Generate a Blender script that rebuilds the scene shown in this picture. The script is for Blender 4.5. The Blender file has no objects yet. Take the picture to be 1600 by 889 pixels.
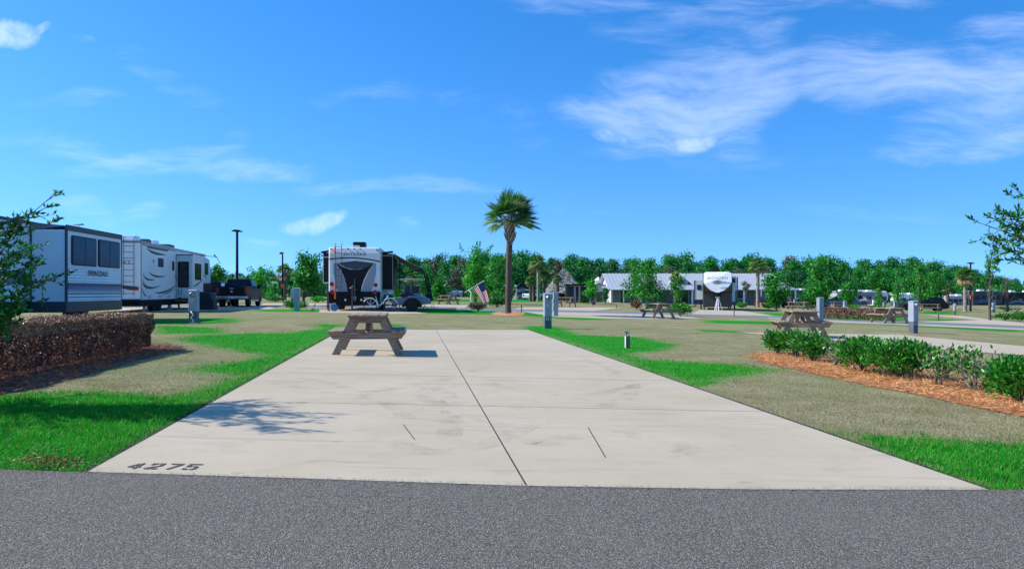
import bpy, bmesh, math, random
import numpy as np
from mathutils import Vector, Matrix, noise as mnoise
R = math.radians
rnd = random.Random(7)
SC = bpy.context.scene
COL = SC.collection

# ---------------------------------------------------------------- camera, sky, sun, exposure
F, Y0, H = 1150.0, 456.0, 1.2          # focal length in photo pixels, eye level row, eye height
cam_d = bpy.data.cameras.new('camera'); cam = bpy.data.objects.new('camera', cam_d); COL.objects.link(cam)
cam_d.sensor_width = 36; cam_d.lens = F / 1600 * 36; cam_d.shift_y = (Y0 - 444.5) / 1600
cam_d.clip_start = 0.05; cam_d.clip_end = 5000
cam.location = (0, 0, H); cam.rotation_euler = (R(90), 0, 0); SC.camera = cam
SUN_EL, SUN_AZ = R(39), R(-87)           # azimuth from +Y towards +X
EXPOSURE = 0.92
SKY_STRENGTH, SKY_SAT = 0.148, 1.37
sun_d = bpy.data.lights.new('sun', 'SUN'); sun_d.energy = 3.0; sun_d.angle = R(0.5); sun_d.color = (1, .97, .91)
sun = bpy.data.objects.new('sun', sun_d); COL.objects.link(sun)
sdir = Vector((math.sin(SUN_AZ) * math.cos(SUN_EL), math.cos(SUN_AZ) * math.cos(SUN_EL), math.sin(SUN_EL)))
sun.rotation_euler = sdir.to_track_quat('Z', 'Y').to_euler()
SC.view_settings.view_transform = 'Standard'; SC.view_settings.look = 'None'
SC.view_settings.gamma = 1; SC.view_settings.use_curve_mapping = False; SC.view_settings.exposure = EXPOSURE
SC.cycles.use_denoising = True
SC.cycles.max_bounces = 6; SC.cycles.transparent_max_bounces = 6
try: SC.cycles.use_adaptive_sampling = True; SC.cycles.adaptive_threshold = 0.015
except Exception: pass

class NT:
    """tiny node-tree writer"""
    def __init__(s, nt): s.nt = nt; nt.nodes.clear()
    def n(s, typ, _in=None, **kw):
        nd = s.nt.nodes.new(typ)
        for k, v in kw.items(): setattr(nd, k, v)
        for k, v in (_in or {}).items():
            sock = nd.inputs[k]
            if hasattr(v, 'is_output') or isinstance(v, bpy.types.NodeSocket): s.nt.links.new(v, sock)
            else: sock.default_value = v
        return nd
    def m(s, op, a, b=0.0, c=None, clamp=False):
        nd = s.nt.nodes.new('ShaderNodeMath'); nd.operation = op; nd.use_clamp = clamp
        for i, v in enumerate((a, b) + ((c,) if c is not None else ())):
            if isinstance(v, bpy.types.NodeSocket): s.nt.links.new(v, nd.inputs[i])
            else: nd.inputs[i].default_value = v
        return nd.outputs[0]
    def smooth(s, v, a, b):
        nd = s.n('ShaderNodeMapRange', {'Value': v, 'From Min': a, 'From Max': b}, interpolation_type='SMOOTHSTEP')
        return nd.outputs[0]
    def mix(s, fac, a, b, blend='MIX'):
        nd = s.nt.nodes.new('ShaderNodeMix'); nd.data_type = 'RGBA'; nd.blend_type = blend
        for sock, v in ((nd.inputs[0], fac), (nd.inputs[6], a), (nd.inputs[7], b)):
            if isinstance(v, bpy.types.NodeSocket): s.nt.links.new(v, sock)
            else:
                if sock is not nd.inputs[0] and len(v) == 3: v = (*v, 1)
                sock.default_value = v
        return nd.outputs[2]
    def noise(s, vec, scale, detail=4, rough=.55, dist=0):
        return s.n('ShaderNodeTexNoise', {'Vector': vec, 'Scale': scale, 'Detail': detail, 'Roughness': rough, 'Distortion': dist}).outputs[0]

world = bpy.data.worlds.new('World'); SC.world = world; world.use_nodes = True
w = NT(world.node_tree)
out = w.n('ShaderNodeOutputWorld')
sky = w.n('ShaderNodeTexSky', sky_type='NISHITA', sun_disc=False, sun_elevation=SUN_EL, sun_rotation=SUN_AZ,
          altitude=0, air_density=1.0, dust_density=0.25, ozone_density=3.0)
tc0 = w.n('ShaderNodeTexCoord').outputs['Generated']
sp0 = w.n('ShaderNodeSeparateXYZ', {'Vector': tc0}); zlift = w.m('ADD', w.m('MULTIPLY', sp0.outputs[2], .92), .165)
w.nt.links.new(w.n('ShaderNodeCombineXYZ', {'X': sp0.outputs[0], 'Y': sp0.outputs[1], 'Z': zlift}).outputs[0], sky.inputs[0])
hs = w.n('ShaderNodeHueSaturation', {'Hue': 0.506, 'Saturation': SKY_SAT, 'Value': .92, 'Color': sky.outputs[0]})
tc = w.n('ShaderNodeTexCoord').outputs['Generated']
sep = w.n('ShaderNodeSeparateXYZ', {'Vector': tc})
X_, Y_, Z_ = sep.outputs
Yc = w.m('MAXIMUM', Y_, 0.02)
U = w.m('DIVIDE', X_, Yc); V = w.m('DIVIDE', Z_, Yc)
# wind-drawn coordinates for the cirrus streaks
warp = w.n('ShaderNodeTexNoise', {'Vector': tc, 'Scale': 5.0, 'Detail': 3.0, 'Roughness': .5})
wv = w.n('ShaderNodeVectorMath', {0: warp.outputs['Color'], 1: (.5, .5, .5)}, operation='SUBTRACT').outputs[0]
wv = w.n('ShaderNodeVectorMath', {0: wv, 'Scale': .08}, operation='SCALE').outputs[0]
uv = w.n('ShaderNodeCombineXYZ', {'X': U, 'Y': V, 'Z': 0.0}).outputs[0]
uvw = w.n('ShaderNodeVectorMath', {0: uv, 1: wv}, operation='ADD').outputs[0]
mp = w.n('ShaderNodeMapping', {'Vector': uvw, 'Rotation': (0, 0, R(-8)), 'Scale': (2.4, 12.0, 1.0)}).outputs[0]
wisp = w.noise(mp, 1.5, 9, .66, .25)
puff = w.noise(uvw, 30.0, 6, .6, .1)
sw = w.n('ShaderNodeSeparateXYZ', {'Vector': uvw})
UW, VW = sw.outputs[0], sw.outputs[1]
def patch(px, py, rx, ry, rot, amp):
    """soft elliptical weight round a sky direction"""
    u0, v0 = (px - 800) / F, (Y0 - py) / F
    du = w.m('SUBTRACT', UW, u0); dv = w.m('SUBTRACT', VW, v0)
    c, s_ = math.cos(R(rot)), math.sin(R(rot))
    a = w.m('ADD', w.m('MULTIPLY', du, c * F / rx), w.m('MULTIPLY', dv, s_ * F / rx))
    b = w.m('ADD', w.m('MULTIPLY', du, -s_ * F / ry), w.m('MULTIPLY', dv, c * F / ry))
    d = w.m('ADD', w.m('MULTIPLY', a, a), w.m('MULTIPLY', b, b))
    return w.m('MULTIPLY', w.smooth(d, 1.5, 0.0), amp)
cir = None
for a in [(1080, 150, 240, 75, 12, .85), (1010, 35, 300, 60, -14, .6), (1140, 90, 150, 110, 60, .55), (1400, 130, 230, 75, -4, .75),
          (1520, 205, 190, 60, 8, .8), (1560, 110, 170, 90, 20, .7), (1300, 0, 260, 26, 0, .5), (1120, 190, 90, 45, -30, .5),
          (580, 155, 130, 34, 5, .3), (790, 190, 160, 40, -18, .4), (250, 125, 200, 36, -32, .32), (240, 245, 170, 24, 8, .5),
          (370, 252, 150, 26, -4, .6), (100, 155, 110, 18, 4, .5), (640, 292, 220, 16, -2, .55), (130, 325, 75, 30, -20, .55),
          (215, 328, 55, 20, 12, .5), (900, 322, 110, 14, 0, .4), (60, 215, 150, 30, -12, .35), (1250, 340, 300, 22, 0, .25),
          (400, 365, 50, 14, 0, .6), (620, 355, 40, 16, 0, .4), (1190, 250, 300, 40, -4, .18)]:
    q = patch(*a); cir = q if cir is None else w.m('MAXIMUM', cir, q)
cirf = w.m('MULTIPLY', w.smooth(w.m('ADD', cir, w.m('MULTIPLY', w.m('SUBTRACT', wisp, .5), 2.2)), .22, 1.35), w.smooth(cir, 0, .35))
pf = None
for a in [(483, 333, 50, 16, 10, .9), (1082, 205, 54, 17, 2, .85), (955, 205, 36, 12, 0, .9), (18, 58, 44, 24, 0, 1.15), (60, 48, 26, 9, 40, .6), (120, 58, 26, 10, 0, .5)]:
    q = patch(*a); pf = q if pf is None else w.m('MAXIMUM', pf, q)
puf = w.m('MULTIPLY', w.m('MULTIPLY', w.smooth(w.m('ADD', pf, w.m('MULTIPLY', w.m('SUBTRACT', puff, .5), 2.2)), .2, 1.35), w.smooth(pf, 0, .3)), .30)
front = w.smooth(Y_, 0.05, 0.25)
cf = w.m('MULTIPLY', w.m('MAXIMUM', w.m('MULTIPLY', cirf, .29), puf), front, clamp=True)
skyc = w.mix(cf, hs.outputs[0], (5.6, 5.9, 6.6))
bg = w.n('ShaderNodeBackground', {'Color': skyc, 'Strength': SKY_STRENGTH})
w.nt.links.new(bg.outputs[0], out.inputs[0])

# ---------------------------------------------------------------- ground shape and pixel <-> place helpers
def g(x): return -.02 * min(max(x, -8.0), 50.0)
def G(px, py):
    Y = 20.0
    for _ in range(40): Y = (H - g((px - 800) * Y / F)) * F / (py - Y0)
    X = (px - 800) * Y / F
    return Vector((X, Y, g(X)))
def S(px, py): return F / G(px, py).y    # photo pixels per metre there
def on_face(O, D, px, py):
    """distance along a vertical face through O in direction D, and the height above O's ground, seen at a photo point"""
    u = (px - 800) / F; t = (u * O[1] - O[0]) / (D[0] - u * D[1]); Y = O[1] + D[1] * t
    return t, H + (Y0 - py) * Y / F - g(O[0])

# ---------------------------------------------------------------- materials
MATS = {}
def mat(name, col, rough=.6, metal=0, var=.12, scale=6, bump=0, bscale=40, spec=.5, stretch=None, col2=None, coat=0):
    if name in MATS: return MATS[name]
    m = bpy.data.materials.new(name); m.use_nodes = True; t = NT(m.node_tree)
    o = t.n('ShaderNodeOutputMaterial'); p = t.n('ShaderNodeBsdfPrincipled', {'Roughness': rough, 'Metallic': metal, 'Specular IOR Level': spec, 'Coat Weight': coat})
    vec = t.n('ShaderNodeTexCoord').outputs['Object']
    if stretch: vec = t.n('ShaderNodeMapping', {'Vector': vec, 'Scale': stretch}).outputs[0]
    nz = t.noise(vec, scale, 6, .6)
    c2 = col2 or tuple(c * (1 - var * 2) for c in col); c1 = col if col2 else tuple(min(1, c * (1 + var)) for c in col)
    c = t.mix(t.smooth(nz, .3, .7), c2, c1)
    t.nt.links.new(c, p.inputs['Base Color'])
    if bump:
        b = t.n('ShaderNodeBump', {'Height': t.noise(vec, bscale, 5, .6), 'Strength': bump, 'Distance': .01})
        t.nt.links.new(b.outputs[0], p.inputs['Normal'])
    t.nt.links.new(p.outputs[0], o.inputs[0]); MATS[name] = m; return m
def leafmat(name, stops, rough=.5, trans=.3, spec=.4):
    """foliage: each leaf takes its own colour from the ramp by its 'rnd' value"""
    if name in MATS: return MATS[name]
    m = bpy.data.materials.new(name); m.use_nodes = True; t = NT(m.node_tree)
    o = t.n('ShaderNodeOutputMaterial'); at = t.n('ShaderNodeAttribute', attribute_name='rnd')
    cr = t.n('ShaderNodeValToRGB', {'Fac': at.outputs['Fac']})
    el = cr.color_ramp.elements
    while len(el) < len(stops): el.new(.5)
    for e, (pos, c) in zip(el, stops): e.position = pos; e.color = (*c, 1)
    p = t.n('ShaderNodeBsdfPrincipled', {'Base Color': cr.outputs[0], 'Roughness': rough, 'Specular IOR Level': spec})
    tr = t.n('ShaderNodeBsdfTranslucent', {'Color': cr.outputs[0]})
    mx = t.n('ShaderNodeMixShader', {0: trans, 1: p.outputs[0], 2: tr.outputs[0]})
    t.nt.links.new(mx.outputs[0], o.inputs[0]); MATS[name] = m; return m

def ground_mat():
    m = bpy.data.materials.new('lawn'); m.use_nodes = True; t = NT(m.node_tree)
    o = t.n('ShaderNodeOutputMaterial'); vec = t.n('ShaderNodeTexCoord').outputs['Object']
    at = t.n('ShaderNodeAttribute', attribute_name='green').outputs['Fac']
    n1 = t.noise(vec, 1.3, 6, .65); n2 = t.noise(vec, 9, 5, .7); n3 = t.noise(vec, 60, 4, .7); n4 = t.noise(vec, .22, 4, .6)
    e = t.m('ADD', at, t.m('MULTIPLY', t.m('SUBTRACT', n1, .5), .9)); e = t.m('ADD', e, t.m('MULTIPLY', t.m('SUBTRACT', n2, .5), .55))
    e = t.m('ADD', e, t.m('MULTIPLY', t.m('SUBTRACT', n3, .5), .5)); gm = t.smooth(e, -.26, .26)
    dry = t.mix(t.smooth(n1, .35, .68), (.285, .24, .105), (.42, .36, .20))
    dry = t.mix(t.m('MULTIPLY', t.smooth(n2, .4, .75), .5), dry, (.20, .23, .08))
    dry = t.mix(t.m('MULTIPLY', t.smooth(n4, .42, .62), .7), dry, (.235, .26, .10))
    n5 = t.noise(vec, .55, 6, .7); dry = t.mix(t.m('MULTIPLY', t.smooth(n5, .5, .72), .6), dry, (.19, .155, .085))
    dry = t.mix(t.m('MULTIPLY', t.smooth(n3, .35, .7), .45), dry, (.17, .155, .075))
    gr = t.mix(t.smooth(n3, .3, .7), (.008, .15, .006), (.035, .38, .012)); gr = t.mix(t.m('MULTIPLY', t.smooth(n2, .45, .8), .5), gr, (.07, .34, .02)); gr = t.mix(t.m('MULTIPLY', t.smooth(n4, .5, .7), .35), gr, (.01, .17, .01))
    c = t.mix(gm, dry, gr)
    p = t.n('ShaderNodeBsdfPrincipled', {'Base Color': c, 'Roughness': .95, 'Specular IOR Level': .1})
    b = t.n('ShaderNodeBump', {'Height': t.m('ADD', n3, t.m('MULTIPLY', n2, 2)), 'Strength': .6, 'Distance': .03})
    t.nt.links.new(b.outputs[0], p.inputs['Normal']); t.nt.links.new(p.outputs[0], o.inputs[0]); return m
def concrete_mat(name, near=True):
    m = bpy.data.materials.new(name); m.use_nodes = True; t = NT(m.node_tree)
    o = t.n('ShaderNodeOutputMaterial'); vec = t.n('ShaderNodeTexCoord').outputs['Object']
    n1 = t.noise(vec, .45, 6, .6, .4); n2 = t.noise(vec, 3.2, 6, .65, .6); n3 = t.noise(vec, 130, 3, .6)
    br = t.noise(t.n('ShaderNodeMapping', {'Vector': vec, 'Rotation': (0, 0, R(-2)), 'Scale': (1.2, 55, 1)}).outputs[0], 3, 4, .6)
    wav = t.noise(t.n('ShaderNodeMapping', {'Vector': vec, 'Rotation': (0, 0, R(30)), 'Scale': (.5, 5, 1)}).outputs[0], .8, 5, .6, 1.6)
    c = t.mix(t.smooth(n1, .3, .7), (.495, .405, .262), (.555, .463, .325))
    c = t.mix(t.m('MULTIPLY', t.smooth(n2, .46, .8), .38), c, (.36, .28, .19))
    c = t.mix(t.m('MULTIPLY', t.smooth(br, .45, .8), .22), c, (.34, .29, .22))
    c = t.mix(t.m('MULTIPLY', t.smooth(wav, .54, .72), .4), c, (.28, .23, .165))
    c = t.mix(t.m('MULTIPLY', t.smooth(n3, .55, .8), .2), c, (.36, .33, .29))
    spots = t.n('ShaderNodeTexVoronoi', {'Vector': t.n('ShaderNodeMapping', {'Vector': vec, 'Scale': (1, 2.2, 1)}).outputs[0], 'Scale': .9}, feature='F1').outputs[0]
    sp = t.m('MULTIPLY', t.smooth(t.m('ADD', spots, t.m('MULTIPLY', n2, .12)), .13, .09), .45)
    c = t.mix(sp, c, (.25, .21, .17))
    p = t.n('ShaderNodeBsdfPrincipled', {'Base Color': c, 'Roughness': .85, 'Specular IOR Level': .25})
    b = t.n('ShaderNodeBump', {'Height': t.m('ADD', n3, br), 'Strength': .22, 'Distance': .004})
    t.nt.links.new(b.outputs[0], p.inputs['Normal']); t.nt.links.new(p.outputs[0], o.inputs[0]); return m
def asphalt_mat():
    m = bpy.data.materials.new('asphalt'); m.use_nodes = True; t = NT(m.node_tree)
    o = t.n('ShaderNodeOutputMaterial'); vec = t.n('ShaderNodeTexCoord').outputs['Object']
    v = t.n('ShaderNodeTexVoronoi', {'Vector': vec, 'Scale': 165.0}, feature='F1')
    rv = t.n('ShaderNodeSeparateXYZ', {'Vector': v.outputs['Color']}).outputs[0]
    n1 = t.noise(vec, .8, 5, .6); n2 = t.noise(vec, 190, 3, .7); n3 = t.noise(vec, 30, 4, .6)
    c = t.mix(t.smooth(rv, .15, 1.0), (.095, .083, .066), (.285, .252, .20))
    c = t.mix(t.smooth(rv, .88, .97), c, (.40, .37, .32))
    c = t.mix(t.m('MULTIPLY', t.smooth(n2, .42, .7), .6), c, (.04, .039, .038))
    c = t.mix(t.m('MULTIPLY', t.smooth(n1, .35, .75), .28), c, (.21, .187, .15))
    p = t.n('ShaderNodeBsdfPrincipled', {'Base Color': c, 'Roughness': .9, 'Specular IOR Level': .12})
    b = t.n('ShaderNodeBump', {'Height': t.m('SUBTRACT', n3, v.outputs[0]), 'Strength': .7, 'Distance': .006})
    t.nt.links.new(b.outputs[0], p.inputs['Normal']); t.nt.links.new(p.outputs[0], o.inputs[0]); return m
M_LAWN, M_CONC, M_ASPH = ground_mat(), concrete_mat('concrete'), asphalt_mat()
M = dict(
    wood=mat('weathered_wood', (.43, .32, .225), .85, col2=(.19, .135, .09), stretch=(14, 1.4, 14), scale=2.6, bump=.5, bscale=7),
    woodx=mat('weathered_wood_cross', (.40, .29, .20), .85, col2=(.17, .115, .075), stretch=(1.2, 12, 14), scale=2.6, bump=.5, bscale=7),
    woodr=mat('stained_wood', (.24, .19, .155), .85, col2=(.17, .085, .05), stretch=(1.5, 12, 8), scale=2.0, bump=.4, bscale=7),
    pmetal=mat('pedestal_paint', (.33, .37, .42), .55, var=.06, scale=2), pdark=mat('pedestal_recess', (.11, .12, .145), .6, var=.1),
    pback=mat('pedestal_back', (.27, .32, .36), .55, var=.06, scale=2),
    white=mat('white_gelcoat', (.84, .84, .83), .35, var=.03, scale=1.5), offwhite=mat('off_white', (.76, .745, .71), .45, var=.05, scale=2),
    sidewhite=mat('white_siding', (.82, .83, .83), .4, var=.03, scale=1), lgrey=mat('light_grey', (.42, .42, .42), .45, var=.05),
    mgrey=mat('mid_grey', (.20, .21, .23), .45, var=.06), dgrey=mat('dark_grey', (.055, .06, .068), .5, var=.08), black=mat('black_paint', (.010, .010, .012), .45, var=.1, spec=.22),
    matte=mat('matte_black', (.012, .012, .012), .8, var=.2, spec=.2), navy=mat('navy', (.010, .042, .09), .4, var=.05), blue=mat('blue', (.03, .15, .36), .4, var=.05),
    glass=mat('dark_glass', (.008, .012, .014), .12, var=.1, spec=.35), skyglass=mat('sky_painted_glass', (.012, .085, .16), .3, var=.15, spec=.12),  # blue of the second glass: a sky reflection put into the base colour
    chrome=mat('chrome', (.62, .62, .63), .22, metal=1, var=.03), steel=mat('steel', (.38, .38, .39), .45, metal=.8, var=.08),
    tyre=mat('rubber', (.012, .012, .013), .85, var=.15), red=mat('red_lens', (.32, .006, .008), .25, var=.05), orange=mat('orange_plastic', (.65, .12, .025), .5, var=.05),
    roofm=mat('metal_roof', (.44, .46, .48), .5, var=.04, scale=.4), thatch=mat('thatch', (.70, .62, .52), .95, col2=(.30, .25, .19), scale=5, bump=1, bscale=9),
    wall=mat('painted_wall', (.68, .68, .68), .6, var=.04), shade=mat('interior_shade', (.06, .06, .065), .8, var=.1),  # near-black for hut and pergola insides: shade put into the colour
    bark=mat('bark', (.14, .115, .09), .95, col2=(.055, .043, .034), scale=7, stretch=(3, 3, .8), bump=.8, bscale=12),
    palmbark=mat('palm_bark', (.17, .12, .085), .95, col2=(.065, .043, .032), scale=5, stretch=(1, 1, 7), bump=.8, bscale=9),
    boot=mat('palm_boots', (.45, .38, .30), .9, col2=(.14, .10, .075), scale=8, bump=.5, bscale=14),
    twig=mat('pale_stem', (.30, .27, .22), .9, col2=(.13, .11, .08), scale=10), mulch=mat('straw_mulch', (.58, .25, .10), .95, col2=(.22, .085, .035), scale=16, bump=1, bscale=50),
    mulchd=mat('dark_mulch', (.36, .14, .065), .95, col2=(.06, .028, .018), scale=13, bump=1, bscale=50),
    soil=mat('soil', (.07, .05, .032), .95, col2=(.025, .02, .013), scale=12, bump=.6, bscale=60), joint=mat('joint', (.035, .033, .03), .9, var=.3),
    jointf=mat('sawn_joint', (.34, .285, .215), .9, var=.1), npaint=mat('number_paint', (.06, .055, .05), .85, col2=(.10, .09, .08), scale=40),
    canvas=mat('awning_fabric', (.42, .37, .31), .8, var=.06), cover=mat('black_cover', (.018, .019, .024), .7, var=.2), brick=mat('brick', (.30, .14, .10), .85, var=.15, scale=20),
    stone=mat('stone', (.30, .28, .26), .9, col2=(.14, .13, .12), scale=3, bump=.4), gravel=mat('white_stones', (.55, .52, .48), .9, col2=(.2, .18, .16), scale=8),
)
def cloth(name, c):
    return leafmat(name, [(0, c), (1, c)], rough=.8, trans=.55, spec=.1)
M['fred'], M['fwhite'], M['fblue'] = cloth('flag_red', (.60, .025, .05)), cloth('flag_white', (.85, .85, .85)), cloth('flag_blue', (.03, .045, .16))
L = dict(
    oak=leafmat('oak_leaf', [(0, (.008, .07, .007)), (.5, (.024, .20, .014)), (.85, (.08, .36, .03)), (1, (.16, .34, .06))]),
    tree=leafmat('tree_leaf', [(0, (.006, .09, .008)), (.4, (.014, .24, .014)), (.8, (.05, .42, .02)), (1, (.20, .48, .06))], trans=.35),
    lime=leafmat('lime_leaf', [(0, (.015, .18, .01)), (.5, (.035, .42, .018)), (1, (.16, .60, .05))], trans=.4),
    dark=leafmat('wood_leaf_dark', [(0, (.005, .06, .014)), (.5, (.010, .15, .030)), (1, (.025, .27, .04))], trans=.25),
    mid=leafmat('wood_leaf_mid', [(0, (.007, .09, .012)), (.5, (.016, .24, .022)), (1, (.06, .40, .035))], trans=.3),
    olive=leafmat('wood_leaf_olive', [(0, (.04, .055, .025)), (.5, (.10, .13, .055)), (1, (.22, .22, .12))], trans=.15),
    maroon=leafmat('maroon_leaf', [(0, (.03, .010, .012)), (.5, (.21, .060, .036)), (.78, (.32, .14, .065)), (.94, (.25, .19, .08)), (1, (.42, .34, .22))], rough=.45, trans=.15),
    shrub=leafmat('shrub_leaf', [(0, (.008, .08, .008)), (.5, (.022, .24, .014)), (.85, (.08, .42, .03)), (.95, (.22, .40, .10)), (1, (.40, .26, .08))], rough=.32, trans=.25),
    dry=leafmat('dry_leaf', [(0, (.10, .08, .045)), (.5, (.22, .18, .10)), (1, (.36, .32, .2))]),
    palm=leafmat('palm_leaf', [(0, (.018, .09, .018)), (.45, (.05, .19, .03)), (.8, (.16, .31, .07)), (1, (.36, .40, .17))], trans=.35),
    palml=leafmat('palm_leaf_light', [(0, (.03, .13, .02)), (.5, (.10, .28, .04)), (1, (.36, .46, .12))], trans=.4),
    palmd=leafmat('dead_frond', [(0, (.13, .075, .03)), (.5, (.28, .17, .06)), (1, (.42, .32, .16))], trans=.2),
    gblade=leafmat('green_blade', [(0, (.008, .17, .006)), (.5, (.018, .36, .010)), (.9, (.07, .50, .02)), (.97, (.28, .42, .06)), (1, (.35, .30, .10))], trans=.4, rough=.55),
    dblade=leafmat('dry_blade', [(0, (.12, .13, .045)), (.45, (.31, .275, .13)), (.8, (.43, .375, .22)), (1, (.60, .55, .36))], trans=.25, rough=.8, spec=.15),
    straw=leafmat('straw', [(0, (.22, .08, .03)), (.35, (.60, .26, .085)), (.75, (.82, .44, .18)), (1, (.85, .62, .38))], trans=.1, rough=.8, spec=.2),
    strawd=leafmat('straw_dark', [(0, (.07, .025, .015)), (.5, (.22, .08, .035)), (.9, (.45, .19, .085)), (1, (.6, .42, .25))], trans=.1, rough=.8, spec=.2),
)

# ---------------------------------------------------------------- object helpers
def tag(o, label=None, cat=None, group=None, kind=None):
    if label: o['label'] = label
    if cat: o['category'] = cat
    if group: o['group'] = group
    if kind: o['kind'] = kind
    return o
def thing(name, label, cat, loc, rot=0, group=None, scale=1):
    o = bpy.data.objects.new(name, None); COL.objects.link(o); o.empty_display_size = .3
    o.location = loc; o.rotation_euler = (0, 0, rot); o.scale = (scale,) * 3
    return tag(o, label, cat, group)
def link(name, me, parent=None):
    o = bpy.data.objects.new(name, me); COL.objects.link(o)
    if parent is not None: o.parent = parent
    return o
def copy_tree(o, loc=None, rot=None, scale=None, label=None, parent=None):
    c = o.copy(); COL.objects.link(c)
    if parent is not None: c.parent = parent
    for ch in o.children: copy_tree(ch, parent=c)
    if loc is not None: c.location = loc
    if rot is not None: c.rotation_euler = (0, 0, rot)
    if scale is not None: c.scale = (scale,) * 3 if not hasattr(scale, '__len__') else scale
    if label: c['label'] = label
    return c
class MB:
    def __init__(s): s.v = []; s.f = []; s.m = []
    def add(s, vs, fs, m=0):
        b = len(s.v); s.v += [tuple(v) for v in vs]; s.f += [tuple(b + i for i in f) for f in fs]; s.m += [m] * len(fs); return s
    def box(s, x0, x1, y0, y1, z0, z1, m=0):
        return s.add([(x, y, z) for z in (z0, z1) for y in (y0, y1) for x in (x0, x1)],
                     [(0, 2, 3, 1), (4, 5, 7, 6), (0, 1, 5, 4), (2, 6, 7, 3), (0, 4, 6, 2), (1, 3, 7, 5)], m)
    def prism(s, pts, ax, a0, a1, m=0):
        f = {'x': lambda p, a: (a, p[0], p[1]), 'y': lambda p, a: (p[0], a, p[1]), 'z': lambda p, a: (p[0], p[1], a)}[ax]; n = len(pts)
        return s.add([f(p, a0) for p in pts] + [f(p, a1) for p in pts],
                     [tuple(range(n)), tuple(range(2 * n - 1, n - 1, -1))] + [(i, n + i, n + (i + 1) % n, (i + 1) % n) for i in range(n)], m)
    def tube(s, pts, r, seg=8, m=0, caps=True):
        pts = [Vector(p) for p in pts]; n = len(pts); rs = r if hasattr(r, '__len__') else [r] * n
        vs = []; a = None
        for i, p in enumerate(pts):
            d = (pts[min(i + 1, n - 1)] - pts[max(i - 1, 0)])
            d = d.normalized() if d.length > 1e-9 else Vector((0, 0, 1))
            if a is None: a = d.orthogonal().normalized()
            else:
                a = a - d * a.dot(d); a = a.normalized() if a.length > 1e-6 else d.orthogonal().normalized()
            b = d.cross(a)
            for k in range(seg):
                t = 2 * math.pi * k / seg; vs.append(p + (a * math.cos(t) + b * math.sin(t)) * rs[i])
        fs = [(i * seg + k, i * seg + (k + 1) % seg, (i + 1) * seg + (k + 1) % seg, (i + 1) * seg + k) for i in range(n - 1) for k in range(seg)]
        if caps: fs += [tuple(range(seg - 1, -1, -1)), tuple(range((n - 1) * seg, n * seg))]
        return s.add(vs, fs, m)
    def lathe(s, prof, c, ax='z', seg=20, m=0):
        vs = []
        for r_, h_ in prof:
            for k in range(seg):
                t = 2 * math.pi * k / seg; a, b = r_ * math.cos(t), r_ * math.sin(t)
                vs.append({'z': (c[0] + a, c[1] + b, c[2] + h_), 'x': (c[0] + h_, c[1] + a, c[2] + b), 'y': (c[0] + a, c[1] + h_, c[2] + b)}[ax])
        n = len(prof)
        fs = [(i * seg + k, i * seg + (k + 1) % seg, (i + 1) * seg + (k + 1) % seg, (i + 1) * seg + k) for i in range(n - 1) for k in range(seg)]
        fs += [tuple(range(seg - 1, -1, -1)), tuple(range((n - 1) * seg, n * seg))]
        return s.add(vs, fs, m)
    def build(s, name, mats, parent=None, bevel=0, smooth=False, seg=2):
        me = bpy.data.meshes.new(name); me.from_pydata(s.v, [], s.f)
        mats = mats if isinstance(mats, (list, tuple)) else [mats]
        for m_ in mats: me.materials.append(m_)
        me.polygons.foreach_set('material_index', s.m)
        bm = bmesh.new(); bm.from_mesh(me); bmesh.ops.recalc_face_normals(bm, faces=bm.faces); bm.to_mesh(me); bm.free()
        if smooth: me.polygons.foreach_set('use_smooth', [True] * len(me.polygons))
        o = link(name, me, parent)
        if bevel:
            b = o.modifiers.new('bevel', 'BEVEL'); b.width = bevel; b.segments = seg; b.limit_method = 'ANGLE'; b.angle_limit = R(40)
        return o
def rrect(x0, x1, y0, y1, r, n=4):
    pts = []
    for cx, cy, a0 in ((x1 - r, y1 - r, 0), (x0 + r, y1 - r, 90), (x0 + r, y0 + r, 180), (x1 - r, y0 + r, 270)):
        for k in range(n + 1):
            t = R(a0 + 90 * k / n); pts.append((cx + r * math.cos(t), cy + r * math.sin(t)))
    return pts
def text(word, parent, loc, rot, size, m, name='lettering', ext=.004, space=1.0, width=None, bold=0):
    """lettering as a real mesh; width = wanted total width in metres"""
    c = bpy.data.curves.new(name, 'FONT'); c.body = word; c.size = size; c.extrude = ext; c.space_character = space; c.offset = bold
    c.align_x = 'CENTER'; c.align_y = 'CENTER'; o = link(name, c); bpy.context.view_layer.update()
    me = bpy.data.meshes.new_from_object(o.evaluated_get(bpy.context.evaluated_depsgraph_get())); bpy.data.objects.remove(o); bpy.data.curves.remove(c)
    me.materials.clear(); me.materials.append(m); xs_ = [v.co.x for v in me.vertices]; k = width / (max(xs_) - min(xs_)) if width else 1
    for v in me.vertices: v.co.x *= k
    me.name = name; o = link(name, me, parent); o.location = loc; o.rotation_euler = rot; return o
def mesh_np(name, co, quad, mats, rn=None, parent=None, n=4):
    me = bpy.data.meshes.new(name); co = np.asarray(co, np.float32); nf = len(quad)
    me.vertices.add(len(co)); me.vertices.foreach_set('co', co.ravel())
    me.loops.add(nf * n); me.loops.foreach_set('vertex_index', np.asarray(quad, np.int32).ravel())
    me.polygons.add(nf); me.polygons.foreach_set('loop_start', np.arange(0, nf * n, n, dtype=np.int32))
    for m_ in (mats if isinstance(mats, (list, tuple)) else [mats]): me.materials.append(m_)
    me.update(calc_edges=True)
    if rn is not None:
        a = me.attributes.new('rnd', 'FLOAT', 'FACE'); a.data.foreach_set('value', np.asarray(rn, np.float32))
    return link(name, me, parent)
def unit(v): return v / np.maximum(np.linalg.norm(v, axis=1, keepdims=True), 1e-9)
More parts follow.
